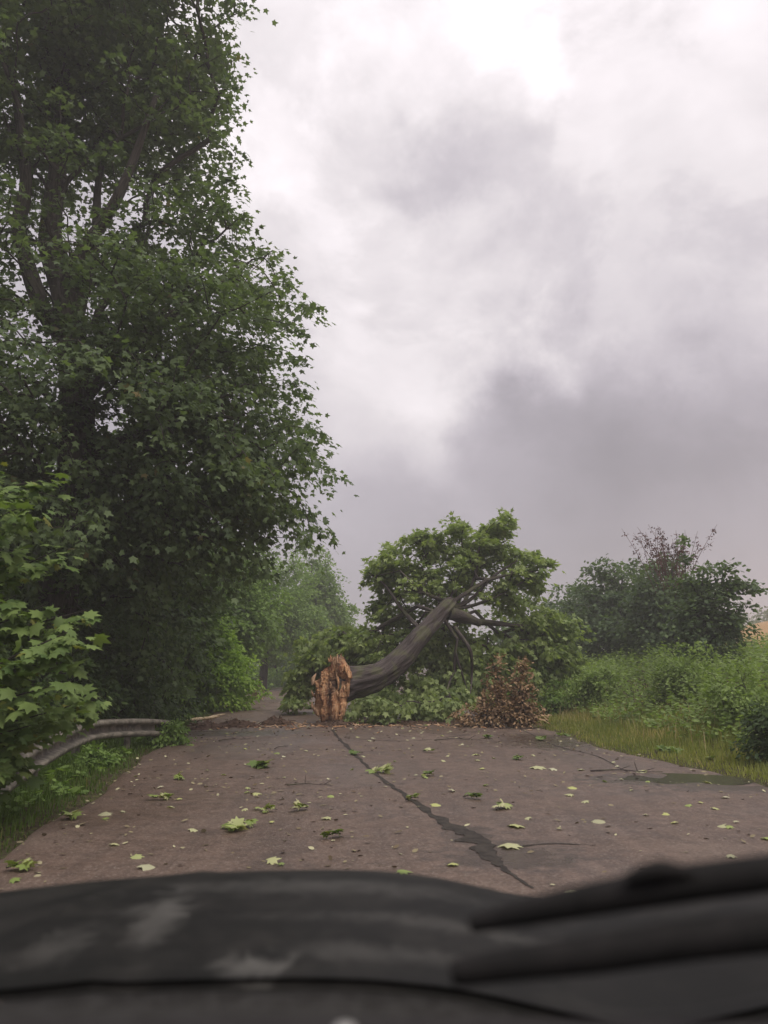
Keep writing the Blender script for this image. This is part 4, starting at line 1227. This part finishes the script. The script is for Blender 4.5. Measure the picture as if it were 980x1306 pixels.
for q in range(110):
    yy = 4.6 + 15 * rg.uniform(0, 1) ** 1.4
    xx = float(x_left(yy)) + rg.uniform(.2, 7.4)
    fallen_leaf(xx, yy, leafp[rg.integers(0, 6)] if rg.uniform() < .6 else leafm[rg.integers(0, 6)], rg.uniform(.05, .11), 'small torn leaf lying flat on the wet road', 'small torn leaves scattered on the road', rg)
# fine litter
n = 5200
yy = 4.0 + 30 * rg.uniform(0, 1, n) ** 1.3
sx = rg.uniform(0, 1, n)
xx = x_left(yy) + (x_right(yy) - x_left(yy)) * sx
keep = (rg.uniform(0, 1, n) < np.clip(.35 + 2 * fnoise(np.stack([xx, yy, xx * 0], 1), .6, 1.0) + .8 * (np.abs(sx - .5) > .42) + 1.2 * np.exp(-((yy - 17) / 2.5) ** 2), 0.1, 1))
xx, yy = xx[keep], yy[keep]
zz_ = np.array([road_z(a, b) for a, b in zip(xx, yy)]) + .006
n = len(xx); a = rg.uniform(0, 6.28, n)
pos = np.stack([xx, yy, zz_], 1); tip = np.stack([np.cos(a), np.sin(a), rg.uniform(-.05, .5, n)], 1)
nr = np.tile(np.array((0, 0, 1.)), (n, 1)) + rg.normal(0, .3, (n, 3))
V, F, K = place_leaves(pos, tip, nr, .045 * rg.uniform(.35, 1.7, n), 'oval')
o = mesh_obj('leaf_litter', np_mesh('leaf_litter', V, F, M_litter, np.repeat(rg.uniform(0, 1, (n, 3)), K, 0)))
tag(o, 'tiny leaf scraps and twigs littering the road', 'litter', kind='stuff')

# bark crumbs and torn wood scattered round the break
rg = np.random.default_rng(31)
gcr = Geo()
for q in range(420):
    a = rg.uniform(0, 6.28); rr_ = abs(rg.normal(0, 1.3)) + .3
    c0 = on_z(425, 926)
    if q < 260: X_, Y_ = c0.x + rr_ * 1.8 * math.cos(a), c0.y - .1 + rr_ * .6 * math.sin(a)
    else:
        c1 = on_z(rg.uniform(240, 640), 928); X_, Y_ = c1.x, c1.y + rg.normal(0, .35)
    if not (float(x_left(Y_)) + .05 < X_ < float(x_right(Y_)) - .05): continue
    d = rg.normal(0, 1, 3) * (1, 1, .25); d /= np.linalg.norm(d); L_ = rg.uniform(.02, .11)
    c = np.array((X_, Y_, road_z(X_, Y_) + .012))
    w_ = rg.uniform(.005, .018)
    tube(gcr, np.array([c - d * L_, c, c + d * L_]), np.array((w_ * .4, w_, w_ * .3)), 4, T=np.array((0.0 if rg.uniform() < .75 else .8, .9 if rg.uniform() < .7 else 0, 0)))
o = mesh_obj('bark_crumbs', gcr.mesh('bark_crumbs', M_wood))
tag(o, 'crumbs of bark and torn wood scattered around the broken trunk base', 'debris', kind='stuff')

# twigs
def twig(px, py, L, rot, label, thick=.01, mat=None, Y=None, name='broken_twig'):
    p = on_z(px, py)
    rg = np.random.default_rng(int(px * 7 + py))
    t = bpy.data.objects.new
    g = Geo()
    P = catmull([(-L / 2, 0, thick), (-L * .1, L * .07, thick * 2.2), (L * .2, -L * .03, thick * 1.6), (L / 2, L * .05, thick)], 5)
    tube(g, P, np.linspace(thick, thick * .4, len(P)), 6)
    for q in range(3):
        i = rg.integers(4, len(P) - 3)
        d = rg.normal(0, 1, 3) * (1, 1, .3); d /= np.linalg.norm(d); d[2] = abs(d[2])
        tube(g, np.array([P[i], P[i] + d * L * .12, P[i] + d * L * .2]), np.array((thick * .5, thick * .4, thick * .2)), 4)
    o = mesh_obj(name, g.mesh(name, mat or M_bark_f), None, (p.x, p.y, road_z(p.x, p.y) + .003))
    o.rotation_euler = (0, 0, rot)
    tag(o, label, 'twig')
twig(585, 945, .9, .2, 'thin dark twig on the road in front of the withered bushes')
twig(660, 930, .8, -.3, 'thin twig beside the right verge grass near the withered bushes')
twig(395, 1004, .5, .1, 'short dark twig on the left half of the road', .007)
twig(300, 945, .6, .5, 'small twig near the soil heap on the left', .008)
twig(785, 925, .7, .1, 'dark forked stick lying in the verge grass on the right', .02)
twig(800, 986, .9, -.15, 'dark twig reaching into the puddle', .010)
twig(360, 955, .5, 1.2, 'small twig between soil heap and seam', .007)
M_palewood = simple_mat('fresh_split_wood', (0.45, 0.33, 0.2), (0.7, 0.58, 0.42), 20, .7, .3, .4, .004)
def splintered_board(px, py, L, rot, label, wd=.05):
    p = on_z(px, py)
    g = Geo()
    P = catmull([(-L / 2, 0, .03), (0, .02, .07), (L / 2, 0, .12)], 5)
    tube(g, P, np.interp(np.linspace(0, 1, len(P)), [0, .3, .8, 1], [.008, wd, wd * .7, .004]), 5, rough=.2)
    o = mesh_obj('wood_splinter', g.mesh('wood_splinter', M_palewood), None, (p.x, p.y, gz(p.x, p.y) + .02))
    o.rotation_euler = (0, 0, rot); tag(o, label, 'splinter')
splintered_board(258, 919, .85, .15, 'long pale splinter of split wood at the left road edge', .055)
splintered_board(276, 915, .5, .05, 'shorter pale splinter beyond the long one at the left road edge', .03)

# heaps of bark and soil
M_soil = simple_mat('bark_soil', (0.045, 0.028, 0.02), (0.12, 0.08, 0.06), 16, .95, .15, 1.0, .03)
def heap(px, py, rx, ry_, h, label, seed):
    p = on_z(px, py)
    n, m = 48, 9
    V = [(0, 0, h)]
    for r in range(1, m + 1):
        for k in range(n):
            a = 2 * math.pi * k / n; f = r / m
            q = f * (1 + .35 * mnoise.noise(Vector((math.cos(a) * 1.6 + seed, math.sin(a) * 1.6, 0))))
            x = rx * q * math.cos(a); y = ry_ * q * math.sin(a)
            z = h * (1 - f) ** .9 * (1 + .8 * mnoise.noise(Vector((x * 7, y * 7, seed)))) + .05 * abs(mnoise.noise(Vector((x * 16, y * 16, seed)))) * (f < .95) - (.03 if r == m else 0)
            V.append((x, y, z))
    F = [(0, 1 + k, 1 + (k + 1) % n) for k in range(n)]
    for r in range(m - 1):
        for k in range(n):
            a = 1 + r * n + k; b = 1 + r * n + (k + 1) % n
            F += [(a, a + n, b + n), (a, b + n, b)]
    o = mesh_obj('soil_heap', np_mesh('soil_heap', V, F, M_soil), None, (p.x, p.y, road_z(p.x, p.y)))
    tag(o, label, 'heap')
    rg = np.random.default_rng(int(seed * 10))
    g = Geo()
    for q in range(26):
        a = rg.uniform(0, 6.28); f = rg.uniform(.1, .95)
        c = np.array((rx * f * math.cos(a), ry_ * f * math.sin(a), h * (1 - f) + .015))
        d = rg.normal(0, 1, 3) * (1, 1, .35); d /= np.linalg.norm(d)
        tube(g, np.array([c - d * .06, c + d * .07]), np.array((rg.uniform(.006, .022), .006)), 4)
    bp = mesh_obj('bark_pieces', g.mesh('bark_pieces', M_soil), o); bp['kind'] = 'stuff'
heap(352, 925, .42, .28, .17, 'small brown heap of bark and soil nearest the broken trunk', 1.1)
heap(303, 927, .50, .30, .13, 'low brown heap of bark and soil in the middle of the three', 2.2)
heap(262, 929, .55, .45, .12, 'brown heap of bark and soil at the left road edge', 3.3)
heap(425, 926, .50, .30, .10, 'dark crumbled bark under the splintered trunk base', 4.4)
heap(520, 924, 1.3, .30, .06, 'flat strip of soil and debris in front of the fallen crown', 5.5)

# ------------------------------------------------------------------ the car we sit in: bonnet, scuttle, wiper, dashboard
def bonnet_reflection_mat():
    m, t, out = new_mat('black_paint_with_reflections')
    g = t.node('ShaderNodeNewGeometry'); P = g.outputs['Position']
    n = t.noise(P, 9, 5, .6, .5)
    c = t.mix(t.ramp(n.outputs['Fac'], .4, .7), (0.009, 0.009, 0.0085), (0.020, 0.019, 0.0175))
    for (cx_, cy_, sx_, sy_, amt) in PALE_REFLECTIONS:  # pale blotches mixed into the colour stand for windscreen and sky reflections
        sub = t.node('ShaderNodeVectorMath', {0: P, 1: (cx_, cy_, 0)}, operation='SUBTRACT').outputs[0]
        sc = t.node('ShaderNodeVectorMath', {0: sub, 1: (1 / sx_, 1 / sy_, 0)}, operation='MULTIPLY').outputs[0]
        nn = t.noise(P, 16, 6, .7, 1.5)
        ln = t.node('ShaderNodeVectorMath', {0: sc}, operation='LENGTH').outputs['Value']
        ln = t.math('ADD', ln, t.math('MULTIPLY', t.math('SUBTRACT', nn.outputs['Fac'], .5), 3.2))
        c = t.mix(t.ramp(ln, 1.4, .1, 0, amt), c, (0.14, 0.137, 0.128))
    p = t.node('ShaderNodeBsdfPrincipled', {'Base Color': c, 'Roughness': .62, 'Specular IOR Level': .12})
    t.l.new(p.outputs[0], out.inputs[0])
    return m
def bonnet_z(x, y):
    d = .042 * ((x + .09) / .65) ** 2 if x < -.09 else .048 * math.exp(-((x - .31) / .19) ** 2) * min(1, (x + .09) / .1) + .02 * max(0, x - .5)
    c = 1.003 - d
    return c - (.5 * (y - 1.3) ** 2 if y > 1.3 else .05 * (1.3 - y) ** 1.5) + .004 * math.exp(-((x + .35) / .03) ** 2)
def pt_bonnet(px, py):
    d = ray(px, py)
    best = None
    for k in range(400):
        tt = .6 + k * .004
        p = Vector((0, 0, CAM_H)) + d * tt
        if p.z < bonnet_z(p.x, p.y): return p
    return p
PALE_REFLECTIONS = []  # spots on the bonnet where pale reflections are painted in
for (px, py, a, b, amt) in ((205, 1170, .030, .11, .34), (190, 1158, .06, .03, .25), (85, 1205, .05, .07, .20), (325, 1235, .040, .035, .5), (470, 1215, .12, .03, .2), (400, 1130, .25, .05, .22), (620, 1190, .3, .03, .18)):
    p = pt_bonnet(px, py); PALE_REFLECTIONS.append((p.x, p.y, a, b, amt))
M_paint = bonnet_reflection_mat()
M_rubber = simple_mat('black_rubber', (0.009, 0.009, 0.009), (0.015, 0.014, 0.014), 30, .8, .15, .1, .002)
M_plastic = simple_mat('grey_black_plastic', (0.022, 0.021, 0.020), (0.034, 0.033, 0.032), 40, .8, .12, .15, .002)
M_sensor = simple_mat('pale_lens', (0.28, 0.28, 0.27), (0.36, 0.36, 0.35), 60, .4, .4, .05, .001)
M_dash = simple_mat('dark_dashboard_vinyl', (0.020, 0.018, 0.020), (0.030, 0.028, 0.029), 120, .85, .1, .3, .001)
M_tyre = simple_mat('tyre_rubber', (0.015, 0.015, 0.015), (0.03, 0.03, 0.03), 20, .9, .1, .3, .004)
M_rim = simple_mat('alloy', (0.3, 0.3, 0.3), (0.4, 0.4, 0.4), 20, .4, .5, .1, .002, metallic=.8)
def car():
    t = empty('car', (0, 1.0, 0))
    tag(t, 'black car front seen from the driver seat along the bottom edge', 'car')
    o0 = np.array((0, 1.0, 0))
    def part(name, V, F, mat, parent=t, smooth=True):
        return mesh_obj(name, np_mesh(name, np.array(V) - o0, F, mat, smooth=smooth), parent)
    def sheet(name, fx, xs, ys, mat, thick=.012):
        nx_, ny_ = len(xs), len(ys)
        V = [fx(x, y) for y in ys for x in xs]
        V += [(a, b, c - thick) for a, b, c in V]
        off = nx_ * ny_; F = []
        for j in range(ny_ - 1):
            for i in range(nx_ - 1):
                a = j * nx_ + i; q = (a, a + 1, a + 1 + nx_, a + nx_)
                F += [q, tuple(k + off for k in q[::-1])]
        for i in range(nx_ - 1):
            for a in (i, (ny_ - 1) * nx_ + i): F.append((a, a + 1, a + 1 + off, a + off))
        for j in range(ny_ - 1):
            for a in (j * nx_, j * nx_ + nx_ - 1): F.append((a, a + nx_, a + nx_ + off, a + off))
        return part(name, V, F, mat)
    xs = np.linspace(-.78, .82, 41); ys = np.linspace(.98, 2.02, 31)
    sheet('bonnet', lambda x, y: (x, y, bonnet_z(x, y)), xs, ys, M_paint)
    # scuttle panel under the windscreen
    sheet('scuttle', lambda x, y: (x, y, bonnet_z(x, 1.0) - .014 + .012 * math.cos((y - .8) * 28) + .45 * max(0, .86 - y)), np.linspace(-.74, .78, 31), np.linspace(.50, .975, 20), M_plastic)
    # dashboard
    def dash(x, y):
        return (x, y, 1.146 + .012 * math.cos(x * 2.4) - .5 * max(0, y - .47) - .25 * max(0, .32 - y) ** 1.2)
    d = sheet('dashboard', dash, np.linspace(-.7, .74, 31), np.linspace(.16, .525, 15), M_dash, .03)
    ps = at(440, 1296, .455); z0 = dash(ps.x, .455)[2]
    th = [2 * math.pi * k / 20 for k in range(20)]
    V = [(ps.x + r * math.cos(a), .455 + r * math.sin(a), z_) for (r, z_) in ((.006, z0 - .002), (.006, z0 + .0015), (.0045, z0 + .003), (.001, z0 + .0035)) for a in th]
    F = [(j * 20 + k, j * 20 + (k + 1) % 20, (j + 1) * 20 + (k + 1) % 20, (j + 1) * 20 + k) for j in range(3) for k in range(20)]
    part('sensor', V, F, M_sensor, d)['label'] = 'small pale round sensor on the dashboard'
    # wings, nose, wheels
    for sgn, xe in ((-1, -.785), (1, .825)):
        V = []; F = []
        ys2 = np.linspace(.7, 2.02, 28); nz_ = 8
        for y in ys2:
            zt = bonnet_z(xe, max(y, .98)) + .002
            arch = .36 + math.sqrt(max(0, .38 ** 2 - (y - 1.62) ** 2)) if abs(y - 1.62) < .38 else .24
            for k in range(nz_):
                f = k / (nz_ - 1)
                V.append((xe + sgn * .07 * math.sin(f * math.pi * .5), y, zt + (arch - zt) * f))
        for j in range(len(ys2) - 1):
            for k in range(nz_ - 1):
                a = j * nz_ + k; F.append((a, a + 1, a + 1 + nz_, a + nz_))
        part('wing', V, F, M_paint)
        g = Geo(); cx_ = xe - sgn * .06
        ring = [(cx_ - .10, .25), (cx_ - .11, .30), (cx_ - .07, .325), (cx_ + .07, .325), (cx_ + .11, .30), (cx_ + .10, .25)]
        n = 32; V = [(a, 1.62 + r * math.cos(q * 2 * math.pi / n), .325 + r * math.sin(q * 2 * math.pi / n)) for (a, r) in ring for q in range(n)]
        F = [(j * n + k, j * n + (k + 1) % n, ((j + 1) % 6) * n + (k + 1) % n, ((j + 1) % 6) * n + k) for j in range(6) for k in range(n)]
        wl = part('wheel', V, F, M_tyre)
        ring = [(cx_ - .09, .248), (cx_ + .09, .248), (cx_ + sgn * .06, .2), (cx_ + sgn * .05, .03)]
        V = [(a, 1.62 + r * math.cos(q * 2 * math.pi / n), .325 + r * math.sin(q * 2 * math.pi / n)) for (a, r) in ring for q in range(n)]
        F = [(j * n + k, j * n + (k + 1) % n, (j + 1) * n + (k + 1) % n, (j + 1) * n + k) for j in range(3) for k in range(n)]
        part('rim', V, F, M_rim, wl)
    V = []; F = []
    zs = np.linspace(0, 1, 9)
    for x in np.linspace(-.85, .89, 21):
        for f in zs:
            zt = bonnet_z(max(-.78, min(.82, x)), 2.02)
            V.append((x, 2.02 + .12 * math.sin(f * 2.6) - .10 * (x / .85) ** 4, zt + (.22 - zt) * f))
    for i in range(20):
        for k in range(8):
            a = i * 9 + k; F.append((a, a + 1, a + 10, a + 9))
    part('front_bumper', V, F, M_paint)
    # wiper: arm and blade lying low across the right of the glass
    wroot = empty('wiper', (0, 0, 0)); wroot.parent = t
    def wtube(name, pts, rad, mat, ns=8, flat=1.0):
        P = catmull([np.array(p) - o0 for p in pts], 6)
        g = Geo(); tube(g, P, np.interp(np.linspace(0, 1, len(P)), np.linspace(0, 1, len(rad)), rad), ns)
        return mesh_obj(name, g.mesh(name, mat, True), wroot)
    wtube('blade', [at(600, 1180, .60), at(640, 1170, .595), at(700, 1158, .59), at(850, 1131, .58), at(1060, 1104, .565)], (.006, .008, .010, .0125, .0125), M_rubber)
    wtube('blade_joint', [at(800, 1122, .572), at(842, 1110, .57), at(890, 1117, .572)], (.004, .007, .004), M_rubber)
    wtube('arm', [at(575, 1242, .565), at(590, 1240, .565), at(640, 1232, .563), at(760, 1217, .56), at(880, 1200, .556), at(1060, 1180, .55)], (.007, .009, .0105, .0125, .013, .0135), M_rubber)
    return t
car()

# ------------------------------------------------------------------ haze
def haze():
    m, t, out = new_mat('haze_air')
    v = t.node('ShaderNodeVolumePrincipled', {'Color': (0.93, 0.92, 0.95, 1), 'Density': HAZE, 'Anisotropy': 0.3})
    t.l.new(v.outputs[0], out.inputs['Volume'])
    V = [(x, y, z) for x in (-1600, 1600) for y in (-260, 2600) for z in (-2.0, 24.0)]
    F = [(0, 1, 3, 2), (4, 6, 7, 5), (0, 4, 5, 1), (2, 3, 7, 6), (0, 2, 6, 4), (1, 5, 7, 3)]
    o = mesh_obj('haze', np_mesh('haze', V, F, m))
    tag(o, 'thin damp haze after the storm', 'haze', kind='stuff')
HAZE = 0.0031
haze()
